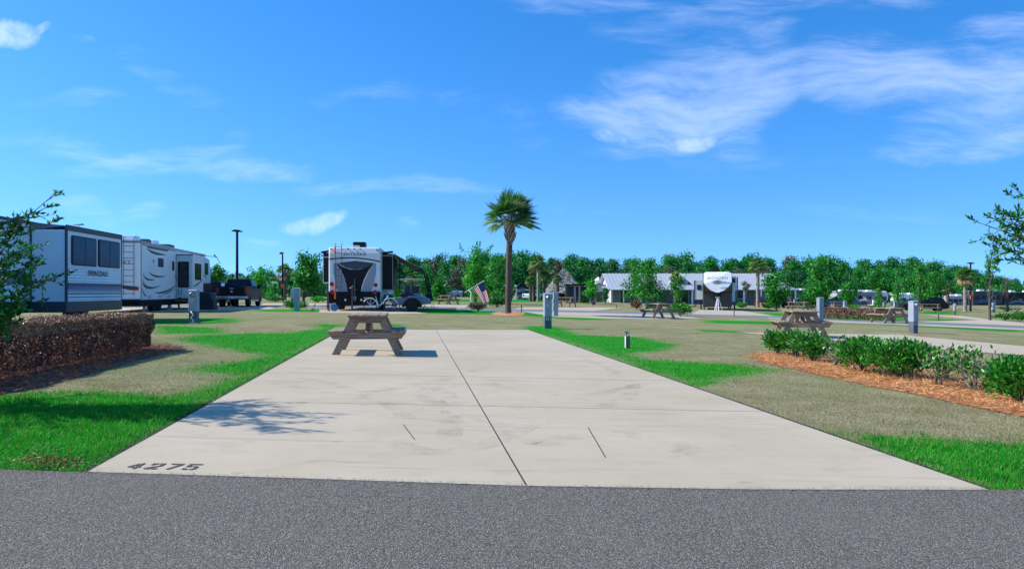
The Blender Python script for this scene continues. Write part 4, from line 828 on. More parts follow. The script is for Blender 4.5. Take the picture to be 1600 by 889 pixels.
# bicycles
def bicycle(label, q, rot, m, m2, sc=1):
    t = thing('bicycle', label, 'bicycle', q, rot, 'bicycles', sc)
    for x in (-.52, .52):
        mb = MB(); n = 24; mb.tube([(x + .33 * math.cos(2 * math.pi * k / n), 0, .33 + .33 * math.sin(2 * math.pi * k / n)) for k in range(n + 1)], .022, 6, caps=False); w_ = mb.build('wheel', M['tyre'], t)
        mb = MB()
        for k in range(10): a = 2 * math.pi * k / 10; mb.tube([(x, 0, .33), (x + .31 * math.cos(a), 0, .33 + .31 * math.sin(a))], .004, 4)
        mb.build('spokes', M['steel'], w_)
        mb = MB(); a0, a1 = (-5, 150) if x < 0 else (15, 170); mb.tube([(x + .375 * math.cos(R(a0 + (a1 - a0) * k / 10)), 0, .33 + .375 * math.sin(R(a0 + (a1 - a0) * k / 10))) for k in range(11)], .024, 6); mb.build('mudguard', M['white'], t)
    mb = MB(); mb.tube([(.40, 0, .86), (.36, 0, .72), (.02, 0, .36), (-.08, 0, .32)], .035, 8); mb.tube([(-.08, 0, .32), (-.52, 0, .33)], .018, 6); mb.tube([(-.08, 0, .32), (-.24, 0, .82)], .02, 6); mb.tube([(-.2, 0, .62), (-.52, 0, .33)], .015, 6); mb.tube([(.40, 0, .86), (.52, 0, .33)], .02, 6); mb.build('frame', M[m], t)
    mb = MB(); mb.tube([(.34, -.3, 1.0), (.40, -.1, .98), (.40, 0, .9), (.40, .1, .98), (.34, .3, 1.0)], .014, 6); mb.build('handlebar', M['black'], t)
    mb = MB(); mb.prism([(-.38, .86), (-.12, .84), (-.12, .88), (-.38, .93)], 'y', -.07, .07); mb.build('saddle', M['black'], t, .02)
    mb = MB(); mb.box(-.85, -.35, -.06, .06, .72, .74); mb.tube([(-.8, 0, .73), (-.54, 0, .35)], .01, 5); mb.tube([(-.5, 0, .73), (-.52, 0, .35)], .01, 5); mb.build('rack', M[m2], t)
    mb = MB(); mb.lathe([(.09, -.01), (.09, .01)], (-.08, 0, .32), 'y', 16); mb.tube([(-.08, -.03, .32), (.05, -.06, .2)], .012, 5); mb.build('crank', M['dgrey'], t); return t
M['ltblue'] = mat('light_blue', (.28, .55, .66), .35, var=.04)
bicycle('white and light blue bicycle standing nearest behind the big trailer', G(594, 487), R(4), 'ltblue', 'white', 1.02)
bicycle('dark bicycle standing just behind the light blue one', G(617, 486.3) + Vector((0, .35, 0)), R(6), 'black', 'dgrey', 1.0)
# grey trailer with a black-covered load
q = G(641, 487); t = thing('utility_trailer', 'grey single-axle trailer with a black covered load beside the bicycles', 'utility trailer', q, 0)
mb = MB(); mb.prism([(-1.0, .36), (-.95, .72), (-.55, .78), (.75, .78), (.98, .68), (1.0, .42)], 'y', 0, 1.5); mb.build('body', M['mgrey'], t, .06, seg=3)
mb = MB(); mb.prism([(-.25, .79), (.7, .79), (.62, .84), (-.1, .86)], 'y', .1, 1.4); mb.build('lid', M['lgrey'], t, .02)
mb = MB(); mb.prism([(-.72, .8), (.28, .8), (.02, .98), (-.18, 1.06), (-.42, .98)], 'y', .15, 1.2); mb.build('load_cover', M['cover'], t, .06, seg=3)
n = 12; mb = MB(); band(mb, [(.12 + .47 * math.cos(R(180 - 15 * k)), .33 + .42 * math.sin(R(180 - 15 * k))) for k in range(n + 1)], [(.12 + .40 * math.cos(R(180 - 15 * k)), .33 + .36 * math.sin(R(180 - 15 * k))) for k in range(n + 1)], -.25, .05); mb.build('fender', M['black'], t)
mb = MB(); r = .33; mb.lathe([(r * .6, 0), (r * .95, 0), (r, .04), (r, .18), (r * .95, .22), (r * .6, .22)], (.12, -.24, r), 'y', 26); w_ = mb.build('wheel', M['tyre'], t); mb = MB(); mb.lathe([(.02, .0), (r * .25, .0), (r * .5, .06), (r * .61, .02), (r * .61, .2)], (.12, -.235, r), 'y', 20); mb.build('rim', M['mgrey'], w_)
mb = MB(); mb.tube([(-1.0, .5, .36), (-1.9, .5, .32)], .04); mb.build('drawbar', M['dgrey'], t)
mb = MB(); mb.box(-1.5, -1.0, .1, .5, .62, .95); mb.build('battery_box', M['navy'], t, .05)
q = G(662, 485.5); t = thing('folding_chair', 'dark folding chair at the right end of the grey trailer', 'chair', q, R(-60))
mb = MB(); mb.box(-.26, .26, -.25, .25, .42, .46); mb.build('seat', M['navy'], t); mb = MB(); mb.prism([(.22, .44), (.3, .98), (.26, .98), (.18, .44)], 'x', -.26, .26); mb.build('backrest', M['navy'], t)
for x in (-.26, .26): mb = MB(); mb.tube([(x, -.27, 0), (x, .25, .66), (x, -.22, .66)], .015, 6); mb.tube([(x, .27, 0), (x, -.22, .44)], .015, 6); mb.build('leg', M['dgrey'], t)
# scooter-like toy and gear on the grass
q = G(521, 486.5); t = thing('hand_truck', 'small blue wheeled cart on the grass behind the big trailer', 'cart', q, R(10))
mb = MB(); mb.lathe([(.05, -.06), (.19, -.05), (.2, 0), (.19, .05), (.05, .06)], (.05, 0, .2), 'y', 18); mb.build('wheel', M['blue'], t); mb = MB(); mb.tube([(-.12, 0, .05), (-.2, 0, .4), (.1, 0, .42), (.15, 0, .1)], .02, 6); mb.build('frame', M['white'], t)
q = G(500, 486.3); t = thing('push_scooter', 'small scooter lying on the grass left of the big trailer', 'scooter', q, R(-4))
mb = MB(); mb.box(-.35, .45, -.06, .06, .08, .12); mb.build('deck', M['lgrey'], t); mb = MB(); mb.tube([(-.35, 0, .12), (-.25, 0, .45), (-.15, 0, .5)], .018, 6); mb.tube([(-.36, -.12, .3), (-.28, .12, .34)], .015, 6); mb.build('handle', M['dgrey'], t)
for x in (-.42, .5): mb = MB(); mb.lathe([(.02, -.02), (.07, -.02), (.07, .02), (.02, .02)], (x, 0, .07), 'y', 14); mb.build('wheel', M['orange'], t)
# golf cart with a roof, farther back
q = G(642, 480); t = thing('golf_cart', 'grey golf cart with a flat roof behind the grey trailer', 'golf cart', q, R(3))
mb = MB(); mb.box(-.62, .62, 0, 2.2, .35, .92); mb.build('body', M['mgrey'], t, .08, seg=3); mb = MB(); mb.prism([(-.85, 1.86), (.72, 1.86), (.68, 1.95), (-.8, 1.95)], 'y', -.2, 2.0); mb.build('roof', M['lgrey'], t, .03)
mb = MB()
for x in (-.55, 0, .6): mb.box(x - .03, x + .03, .1, .16, .9, 1.86)
mb.build('roof_post', M['mgrey'], t); mb = MB(); mb.box(-.5, .55, .35, .5, .95, 1.45); mb.build('seat', M['dgrey'], t, .04)
for x in (-.55, .55):
    for y in (.3, 1.8): wheel(t, x, y, .25, .18)

M['charcoal'] = mat('charcoal_gelcoat', (.035, .033, .033), .4, var=.1)
# nose-on fifth wheel
s = 18.9; YN = F / s; xl, xr = (1099 - 800) / s, (1143.5 - 800) / s; xm = (xl + xr) / 2; W2 = (xr - xl) / 2; gl = g(xm)
t = thing('fifth_wheel', 'white and black fifth wheel facing the camera nose-on with king pin tripod', 'fifth wheel', (xm, YN, gl), R(-14.5))
mb = MB(); z1_, zm, zl = zz(425), zz(455.5), zz(480)
mb.prism([(.9, zl), (12, zl), (12, z1_), (1.2, z1_), (.35, z1_ - .35), (0, z1_ - .95), (.05, zm + .4), (.5, zm), (.9, zm - .15)], 'x', -W2, W2); mb.build('body', M['charcoal'], t, .10, seg=3)
pts = [P2(1100.3, 426.5), P2(1104, 424.6), P2(1138, 424.6), P2(1142.5, 427)] + curve2(P2(1142.3, 441), P2(1137, 452), P2(1123, 457)) + curve2(P2(1119, 457), P2(1105, 452), P2(1100, 441))
mb = MB()                                                      # cap follows the raked nose
n = len(pts); yd = lambda z: (-.03 if z < z1_ - .95 else -.03 + (z - z1_ + .95) * .55)
front_ = [(x, yd(z) - .10 * (1 - (x / W2) ** 2), z) for x, z in pts]; back_ = [(x * 1.0, yd(z) + .35, z) for x, z in pts]; cx_ = (0, yd(z1_ - .6) - .16, z1_ - .6)
mb.add(front_ + back_ + [cx_], [(i, (i + 1) % n, 2 * n) for i in range(n)] + [(i, n + i, n + (i + 1) % n, (i + 1) % n) for i in range(n)]); mb.build('nose_cap', M['white'], t)
text('BIGHORN', t, (0, -.13, zz(434.7)), (R(90), 0, 0), .30, M['dgrey'], space=1.15, width=30 / s, ext=.02)
sw = MB(); swoosh(sw, [(-.42, zz(440.6), .0), (-.2, zz(440.1), .06), (0, zz(439.6), .09), (.2, zz(440.1), .06), (.42, zz(440.6), .0)], .03, -.24, 'y'); swoosh(sw, [(-.3, zz(443), .0), (0, zz(443.3), .05), (.3, zz(443), .0)], .03, -.2, 'y'); sw.build('emblem', M['mgrey'], t)
for a, b in ((1099, 1092),): pass
mb = MB(); mb.box(xx(1085.5), -W2, 2.0, 5.5, zz(468.5), zz(437)); so = mb.build('slide_out', M['offwhite'], t, .02); mb = MB(); pane_y(mb, xx(1089.7), xx(1096.7), zz(453), zz(444.5), 2.0, .03, .06); mb.build('slide_window', M['glass'], so); mb = MB(); mb.box(xx(1085), xx(1086.3), 1.97, 2.02, zz(469), zz(437)); mb.build('slide_trim', M['dgrey'], so)
mb = MB(); mb.box(W2, xx(1153), 2.0, 6, zz(454), zz(431.5)); mb.box(W2, xx(1149), 2.0, 6, zz(472), zz(454)); so = mb.build('slide_out', M['sidewhite'], t, .02); mb = MB(); pane_y(mb, xx(1142.8), xx(1149.5), zz(441.5), zz(434.3), 2.0, .03, .06); mb.build('slide_window', M['glass'], so); mb = MB(); mb.box(xx(1152.6), xx(1153.6), 1.97, 2.02, zz(455), zz(431.3)); mb.build('slide_trim', M['dgrey'], so)
ac_unit(t, xx(1119), 1.6, z1_, 'matte', .9, .5, .36); ac_unit(t, xx(1108), 1.8, z1_, 'dgrey', .6, .3, .12)
for x in (-W2 + .12, W2 - .12): mb = MB(); mb.box(x - .06, x + .06, 1.0, 1.12, 0, zl + .1); mb.box(x - .1, x + .1, .95, 1.2, 0, .04); mb.build('landing_leg', M['dgrey'], t); mb = MB(); mb.lathe([(.05, -.05), (.28, -.05), (.28, .05), (.05, .05)], (x, 6, .34), 'x', 16); mb.build('wheel', M['tyre'], t)
for a_, b_, z_ in ((1147, 1149.5, 472), (1095, 1097.5, 468)): mb = MB(); mb.box(xx(a_), xx(b_), 2.2, 2.4, 0, zz(z_)); mb.build('slide_support', M['dgrey'], t)
mb = MB(); mb.prism([P2(1096, 470), P2(1098, 470), P2(1084.5, 481.5), P2(1083, 480)], 'y', 2.4, 3.1); mb.build('entry_steps', M['dgrey'], t)
mb = MB(); mb.box(-.3, .3, -.0, .9, zz(464), zm + .05); mb.build('pin_box', M['black'], t, .03)
mb = MB(); mb.tube([(-W2 + .06, .30, zm + .62), (-W2 * .45, .30, zm + .08), (0, .34, zm - .06), (W2 * .45, .30, zm + .08), (W2 - .06, .30, zm + .62)], .045, 6); mb.build('silver_trim', M['lgrey'], t)
c = thing('king_pin_tripod', 'white tripod stand under the nose of the fifth wheel', 'tripod', (xm, YN - .05, gl)); 
mb = MB(); mb.box(-.16, .16, -.1, .1, zz(465), zz(463.6)); mb.build('head', M['lgrey'], c)
for a, b in ((-.32, -.25), (.32, -.25), (0, .35), (.0, -.3)): mb = MB(); mb.tube([(a * .1, b * .2, zz(465)), (a, b, 0)], .035, 6); mb.build('leg', M['white'], c)
# ---------------------------------------------------------------- flag, poles
q = G(736, 485.5); s = F / q.y; t = thing('flag_pole', 'short white bent pole holding the flag rod', 'flag pole', q)
def fl(px, py): return ((px - 735.5) / s, -.8 * (px - 735.5) / s, H + (Y0 - py) / s - q.z)
mb = MB(); mb.tube([(0, 0, 0), fl(735.8, 458), fl(732, 453)], .045, 8); mb.build('post', M['offwhite'], t); mb = MB(); mb.tube([fl(725, 457.5), fl(757, 439)], .035, 8); mb.build('rod', M['lgrey'], t)
c = thing('flag', 'stars and stripes flag hanging from a short slanted rod', 'flag', q)
a, b, e = Vector(fl(738, 450)), Vector(fl(755, 440)), Vector(fl(765, 470)); e0 = Vector(fl(756, 475))
nu, nv = 26, 26; vs, fs, ms = [], [], []
for jv in range(nv + 1):
    for iu in range(nu + 1):
        u, v = iu / nu, jv / nv; top = a.lerp(b, u); bot_ = e0.lerp(e, u); p = top.lerp(bot_, v)
        p.y += .05 * math.sin(u * 9 + v * 3) * (.3 + v); p.x += .04 * math.sin(v * 3.1) * (1 if u > .5 else .2); vs.append(p)
for jv in range(nv):
    for iu in range(nu):
        st = iu * 13 // nu; canton = iu >= nu * 6 / 13 and jv < nv * .42
        fs.append((jv * (nu + 1) + iu, jv * (nu + 1) + iu + 1, (jv + 1) * (nu + 1) + iu + 1, (jv + 1) * (nu + 1) + iu)); ms.append(2 if canton else (0 if st % 2 == 0 else 1))
me = bpy.data.meshes.new('cloth'); me.from_pydata(vs, [], fs); [me.materials.append(M[k]) for k in ('fred', 'fwhite', 'fblue')]; me.polygons.foreach_set('material_index', ms); o = link('cloth', me, c); k = o.modifiers.new('t', 'SOLIDIFY'); k.thickness = .006
mb = MB()
for r_ in range(9):
    for k in range(6 if r_ % 2 == 0 else 5):
        u = .50 + .47 * (r_ + .5) / 9; v = .02 + .38 * (k + (.5 if r_ % 2 == 0 else 1)) / 6; p = a.lerp(b, u).lerp(e0.lerp(e, u), v); p.y += .05 * math.sin(u * 9 + v * 3) * (.3 + v) - .012
        p.x += .04 * math.sin(v * 3.1) * (1 if u > .5 else .2); rr_ = .012; st_ = [(p.x + (rr_ if m_ % 2 == 0 else rr_ * .4) * math.sin(m_ * math.pi / 5), p.y, p.z + (rr_ if m_ % 2 == 0 else rr_ * .4) * math.cos(m_ * math.pi / 5)) for m_ in range(10)]
        mb.add(st_, [tuple(range(10))])
mb.build('stars', M['fwhite'], o)
def lamp_post(label, px, py, top, head, rot=0, box=None):
    q = G(px, py); s = F / q.y; h_ = H + (Y0 - top) / s - q.z; t = thing('lamp_post', label, 'lamp post', q, rot, 'tall lamp posts')
    mb = MB(); mb.tube([(0, 0, 0), (0, 0, h_)], [.11, .085], 10); mb.build('pole', M['black'], t)
    mb = MB(); hw = head / s
    if head: mb.prism([(-hw, h_ + .06), (-hw * .3, h_ + .14), (hw * .4, h_ + .12), (hw, h_ + .02), (hw * .9, h_ - .03), (-hw * .9, h_ + .0)], 'y', -.22, .22); mb.build('lamp_head', M['black'], t, .02)
    else: mb.prism([(-.1, h_ - .05), (.12, h_ + .1), (.12, h_ + .2), (-.1, h_ + .1)], 'y', -.9, .1); mb.build('lamp_head', M['dgrey'], t, .02)
    if box: mb = MB(); z = H + (Y0 - box) / s - q.z; mb.box(-.14, .14, -.22, -.08, z - .22, z + .22); mb.build('call_box', M['orange'], t, .03)
lamp_post('black lamp post with a flat head beside the pickup truck', 370.5, 478.5, 362, 7.5)
lamp_post('dark lamp post with an orange call box left of the oak', 441.5, 470, 397, 0, 0, 447)
lamp_post('black lamp post with an orange call box behind the right hand palm', 1516.5, 486.5, 412, 5, 0, 464.5)
# ---------------------------------------------------------------- shrubs and hedges
def limb(p0, p1, n=6, jit=.05, sag=0.0, rs_=None):
    rs_ = rs_ or rnd; p0, p1 = Vector(p0), Vector(p1); L_ = (p1 - p0).length; o_ = [p0]
    for i in range(1, n + 1):
        t = i / n; p = p0.lerp(p1, t); 
        if i < n: p += Vector((rs_.uniform(-1, 1), rs_.uniform(-1, 1), rs_.uniform(-1, 1))) * jit * L_
        p.z -= sag * L_ * math.sin(math.pi * t); o_.append(p)
    return o_
def shrub(label, q, hgt, wd, n, dense, seed, leaf=.062, grp='shrubs of the green hedge', m='shrub', name='hedge_shrub', cat='shrub'):
    t = thing(name, label, cat, q, 0, grp); r_ = random.Random(seed); rsn = np.random.RandomState(seed)
    mb = MB(); tips = []; z0 = hgt * (.22 if dense else .45)
    for k in range(9 if dense else 12):
        a = r_.uniform(0, 6.28); rr = wd * .5 * r_.uniform(.25, .95); tip = Vector((rr * math.cos(a), rr * math.sin(a), hgt * r_.uniform(.6, .97)))
        pts = limb((r_.uniform(-.03, .03), r_.uniform(-.03, .03), 0), tip, 5, .06, -.04, r_); mb.tube(pts, [.011, .009, .008, .006, .005, .003], 5); tips += pts[3:]
        for j_ in range(3): b_ = pts[2 + j_ % 3]; e_ = b_ + Vector((r_.uniform(-1, 1), r_.uniform(-1, 1), r_.uniform(.2, 1))) * wd * .25; mb.tube([b_, e_], [.005, .002], 4); tips.append(e_)
    mb.build('stems', M['twig'] if not dense else M['bark'], t)
    if dense:
        bl = [(r_.uniform(-.32, .32) * wd, r_.uniform(-.28, .28) * wd, hgt * r_.uniform(.45, .72), wd * r_.uniform(.24, .34), wd * r_.uniform(.24, .34), hgt * r_.uniform(.22, .32)) for _ in range(11)]
        c, d = crown_pts(bl, n, rsn, .35)
    else:
        T = np.array([tuple(x) for x in tips]); ids = rsn.randint(0, len(T), n); d = unit(rsn.normal(0, 1, (n, 3)) + [0, 0, .4]); c = T[ids] + d * rsn.uniform(.02, .11, (n, 1))
    c[:, 2] = np.clip(c[:, 2], .03, hgt * 1.04); o_ = d.copy(); o_[:, 2] += .5
    # leaves point up and outward like a laurel's
    l_ = leaf * rsn.uniform(.65, 1.25, n); dd = unit(o_ * [1, 1, .8] + rsn.normal(0, .6, (n, 3)) + [0, 0, .35]); nr = unit(rsn.normal(0, 1, (n, 3)) + [0, 0, .8])
    co = leaf_np(c, dd, nr, l_, l_ * .42); mesh_np('foliage', co, np.arange(n * 4).reshape(-1, 4), L[m], rsn.uniform(0, 1, n), t); return t
for k, (px, py, tp, wpx, n, dn, lab) in enumerate([
        (1214, 555, 514, 38, 900, 1, 'small leafy shrub at the far left end of the green hedge'), (1242, 560, 516, 44, 900, 1, 'leafy shrub second from the left end of the green hedge'), (1270.5, 567, 518, 56, 1200, 1, 'full green shrub just left of the thin gap in the hedge'),
        (1304.7, 574, 526, 50, 240, 0, 'bare-legged thin shrub in the gap left of the big dense shrubs'), (1347, 583, 525, 72, 1700, 1, 'left one of the two big dense shrubs mid hedge'), (1405.7, 592.4, 530, 92, 2100, 1, 'widest dense shrub in the middle of the green hedge'),
        (1466, 605, 545, 80, 420, 0, 'sparse shrub with pale fanned stems right of the widest one'), (1521, 614, 545, 74, 420, 0, 'sparse shrub with whitish bare twigs left of the last full shrub'), (1590, 629, 552, 96, 2000, 1, 'large glossy shrub cut by the right edge of the photo'), (1690, 650, 560, 110, 1500, 1, 'green hedge shrub just outside the right edge')]):
    q = G(px, py); s = F / q.y; shrub(lab, q, (py - tp) / s, wpx / s, int(n * (2.0 if dn else .85)), dn, 20 + k, .070)
def hedge(name, label, pts, hgt, wd, n, leaf, m, seed, grp=None):
    """clipped hedge running along pts (ground points); foliage boxy with a ragged surface, stems at the foot"""
    t = thing(name, label, 'hedge', pts[0], 0, grp); rsn = np.random.RandomState(seed); P = [Vector(p) - Vector(pts[0]) for p in pts]
    a, b = np.array(P[0]), np.array(P[-1]); L_ = np.linalg.norm(b - a); ax = (b - a) / L_; sd_ = np.cross(ax, [0, 0, 1])
    u = rsn.uniform(0, 1, n); face = rsn.choice(5, n, p=[.34, .22, .34, .05, .05]); c1 = rsn.uniform(-.5, .5, n); c2 = rsn.uniform(0, 1, n) ** .8; d = np.zeros((n, 3))
    off = np.where(face == 0, .5, np.where(face == 1, -.5, c1)); zz_ = np.where(face == 2, 1.0, c2); d[face == 0] = sd_; d[face == 1] = -sd_; d[face == 2] = [0, 0, 1]
    uu = np.where(face == 3, 0, np.where(face == 4, 1, u)); d[face == 3] = -ax; d[face == 4] = ax
    depth = np.abs(rsn.normal(0, .16, n)); nzv = np.array([mnoise.noise((x * L_ * 1.7, o_ * 2, z_ * 2)) + .5 * mnoise.noise((x * L_ * 5, o_ * 4, z_ * 4)) for x, o_, z_ in zip(uu, off, zz_)])
    prof = np.where(zz_ < .25, (.25 - zz_) * .5, 0)               # foot tucks in
    off2 = off * (1 - prof) * (1 - depth * np.isin(face, (0, 1))) * (1 + .16 * nzv); z2 = zz_ * hgt * (1 - .35 * depth * (face == 2)) * (1 + .09 * nzv) + .04
    c = a + ax * (uu[:, None] * L_ - d[:, :1] * 0) + sd_ * (off2 * wd)[:, None] + np.outer(z2, [0, 0, 1]); c[np.isin(face, (3, 4))] += ax * (nzv * .07)[np.isin(face, (3, 4))][:, None]
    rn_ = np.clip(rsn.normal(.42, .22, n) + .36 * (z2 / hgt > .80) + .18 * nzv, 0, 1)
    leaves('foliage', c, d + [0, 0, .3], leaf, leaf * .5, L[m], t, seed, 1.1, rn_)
    # stray shoots
    k = n // 26; u = rsn.uniform(0, 1, k); c = a + ax * (u * L_)[:, None] + sd_ * (rsn.uniform(-.5, .5, k) * wd)[:, None] + np.outer(hgt * rsn.uniform(1.0, 1.16, k), [0, 0, 1]); leaves('shoots', c, np.tile([0, 0, 1.], (k, 1)), leaf * 1.1, leaf * .4, L[m], t, seed + 1, 1.2, np.clip(rsn.normal(.75, .2, k), 0, 1))
    mb = MB()
    for i in range(int(L_ * 5)):
        p = Vector(a + ax * (i + rnd.random()) / (L_ * 5) * L_) + Vector(sd_) * rnd.uniform(-.3, .3) * wd; mb.tube(limb(p, p + Vector((rnd.uniform(-.15, .15), rnd.uniform(-.15, .15), hgt * .7)), 3, .1), [.012, .01, .008, .005], 4)
    mb.build('stems', M['bark'], t)
    # inner mass of old twigs and shaded leaves
    return t
a_, b_ = G(258, 541), G(-330, 650); c_ = G(238, 546)
sdv = Vector((-.42, 0, 0))
pn, pf_ = Vector((-6.75, 5.6, g(-6.75))), Vector((c_.x, c_.y, c_.z))
p0_ = G(0, 594); off_ = Vector((-.40, 0, 0)); dirh = (pf_ - p0_); dirh.z = 0; dirh.normalize(); near_end = p0_ - dirh * 3.2
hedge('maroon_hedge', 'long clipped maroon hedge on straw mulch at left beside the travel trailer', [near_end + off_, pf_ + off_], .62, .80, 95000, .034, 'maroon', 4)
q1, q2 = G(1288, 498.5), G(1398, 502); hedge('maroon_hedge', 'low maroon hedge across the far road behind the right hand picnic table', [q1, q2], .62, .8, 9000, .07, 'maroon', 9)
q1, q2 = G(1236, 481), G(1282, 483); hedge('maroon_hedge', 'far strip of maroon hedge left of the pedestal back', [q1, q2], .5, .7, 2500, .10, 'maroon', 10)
def bush(label, px, py, tp, wpx, n, m='shrub', leaf=.09, seed=1, name='bush', grp='rounded garden bushes'):
    q = G(px, py); s = F / q.y; shrub(label, q, (py - tp) / s, wpx / s, n, 1, seed, leaf, grp, m, name, 'bush')
for k, a in enumerate([
        ('round glossy green bush right of the brown picnic table', 1063, 494.5, 474, 36, 1500, 'shrub'), ('dark red bush left of the brown picnic table', 994.5, 484, 470, 16, 700, 'maroon'), ('small green bush between red bush and picnic table', 1014, 484, 474, 12, 500, 'lime'),
        ('low dark green bush beside the blank pedestal and oak', 463, 484.5, 471, 32, 1200, 'shrub'), ('straw coloured dry bush under the flag', 747, 487, 473, 22, 900, 'dry'), ('dark green bush between flag and palm trunk', 776, 480, 465, 32, 1300, 'shrub'),
        ('yellow green bush below the round tree on the right', 1200, 483.5, 474, 15, 600, 'lime'), ('dark bush next to the yellow green one', 1212, 483.5, 474, 14, 500, 'shrub'), ('low green bush right of the slim sapling', 1570, 501, 490, 30, 900, 'shrub'), ('low green bush at the right edge', 1593, 502, 489, 26, 900, 'shrub'),
        ('small green bush right of the pale pedestal', 1333, 484, 476, 22, 700, 'lime'), ('far low bush row under the silver trailers', 1370, 483, 477, 36, 900, 'shrub'), ('clipped green hedge block by the dark motorhomes', 1572, 486.5, 479, 34, 1000, 'shrub'), ('small bright bush left of the right hand palm', 1473, 481.5, 475, 14, 500, 'lime'),
        ('bush by the pergola posts', 912, 474, 466, 16, 500, 'shrub'), ('low bush before the thatched hut', 873, 474, 467, 14, 500, 'dry'), ('low bush row left of the oak', 430, 472, 464, 30, 700, 'shrub'), ('bush right of the oak trunk', 497, 473, 463, 22, 600, 'lime'), ('grey green bush behind the flag pole', 690, 471, 465, 40, 900, 'dry'), ('green bush under the nose-on fifth wheel slide', 1158, 481, 473, 14, 500, 'lime')]):
    bush(*a[:6], m=a[6], leaf=.20 if a[2] < 483 else .14, seed=50 + k)

# ---------------------------------------------------------------- trees
def tree(label, q, hgt, cr, base, n, m, seed, leaf=.14, grp=None, trunk=.07, shape='round', name='tree', top=0, cat='tree', fuzz=0):
    t = thing(name, label, cat, q, 0, grp); r_ = random.Random(seed); rsn = np.random.RandomState(seed)
    bl = []; ch = hgt - base
    k = {'round': 24, 'cone': 26, 'slim': 16, 'wild': 26}[shape]
    for i in range(k):
        v = (i + .5) / k; a = r_.uniform(0, 6.28)
        rad = {'round': math.sin(math.pi * (.12 + .80 * v)), 'cone': (1 - v) ** .8 + .08, 'slim': .6 + .4 * math.sin(3 * v), 'wild': (1 - v * .75) * r_.uniform(.6, 1.1)}[shape]
        o_ = cr * rad * r_.uniform(.15, .72); br = cr * (.40 if shape != 'slim' else .45) * (rad * .6 + .4) * r_.uniform(.6, 1.2)
        bl.append((o_ * math.cos(a), o_ * math.sin(a), base + ch * (.06 + .90 * v), br, br, min(br * .8, ch * .17)))
    c, d = crown_pts(bl, n, rsn, .25); c = c + rsn.normal(0, .07 * cr, c.shape)
    mb = MB(); tr = limb((0, 0, 0), (r_.uniform(-.03, .03) * hgt, 0, base + ch * .75), 6, .012, 0, r_); mb.tube(tr, [trunk * (1 - .13 * i) for i in range(7)], 7)
    for b in bl: j_ = min(5, 1 + int(max(0, (b[2] - base) / ch) * 5)); mb.tube(limb(tr[j_], b[:3], 3, .07, 0, r_), [trunk * .4, trunk * .3, trunk * .22, trunk * .12], 5)
    if top:                                                     # whippy leaders standing above the crown
        cc, dd = [], []
        for i in range(top):
            a = r_.uniform(0, 6.28); p0 = Vector((cr * .3 * math.cos(a), cr * .3 * math.sin(a), base + ch * .72)); p1 = p0 + Vector((math.cos(a) * cr * .5, math.sin(a) * cr * .5, ch * r_.uniform(.24, .42)))
            pts = limb(p0, p1, 6, .03, 0, r_); mb.tube(pts, [.02, .016, .013, .01, .008, .006, .004], 4)
            for _ in range(max(10, n // 100)): u_ = r_.random(); x = p0.lerp(p1, u_) + Vector((r_.gauss(0, 1), r_.gauss(0, 1), r_.gauss(0, 1))) * .1 * cr * (1.1 - u_); cc.append(tuple(x)); dd.append((r_.gauss(0, 1), r_.gauss(0, 1), .6))
        c = np.concatenate([c, cc]); d = np.concatenate([d, dd])
    mb.build('trunk', M['bark'], t)
    leaves('crown', c, d + [0, 0, .25], leaf, leaf * .55, L[m], t, seed, .9)
    return t
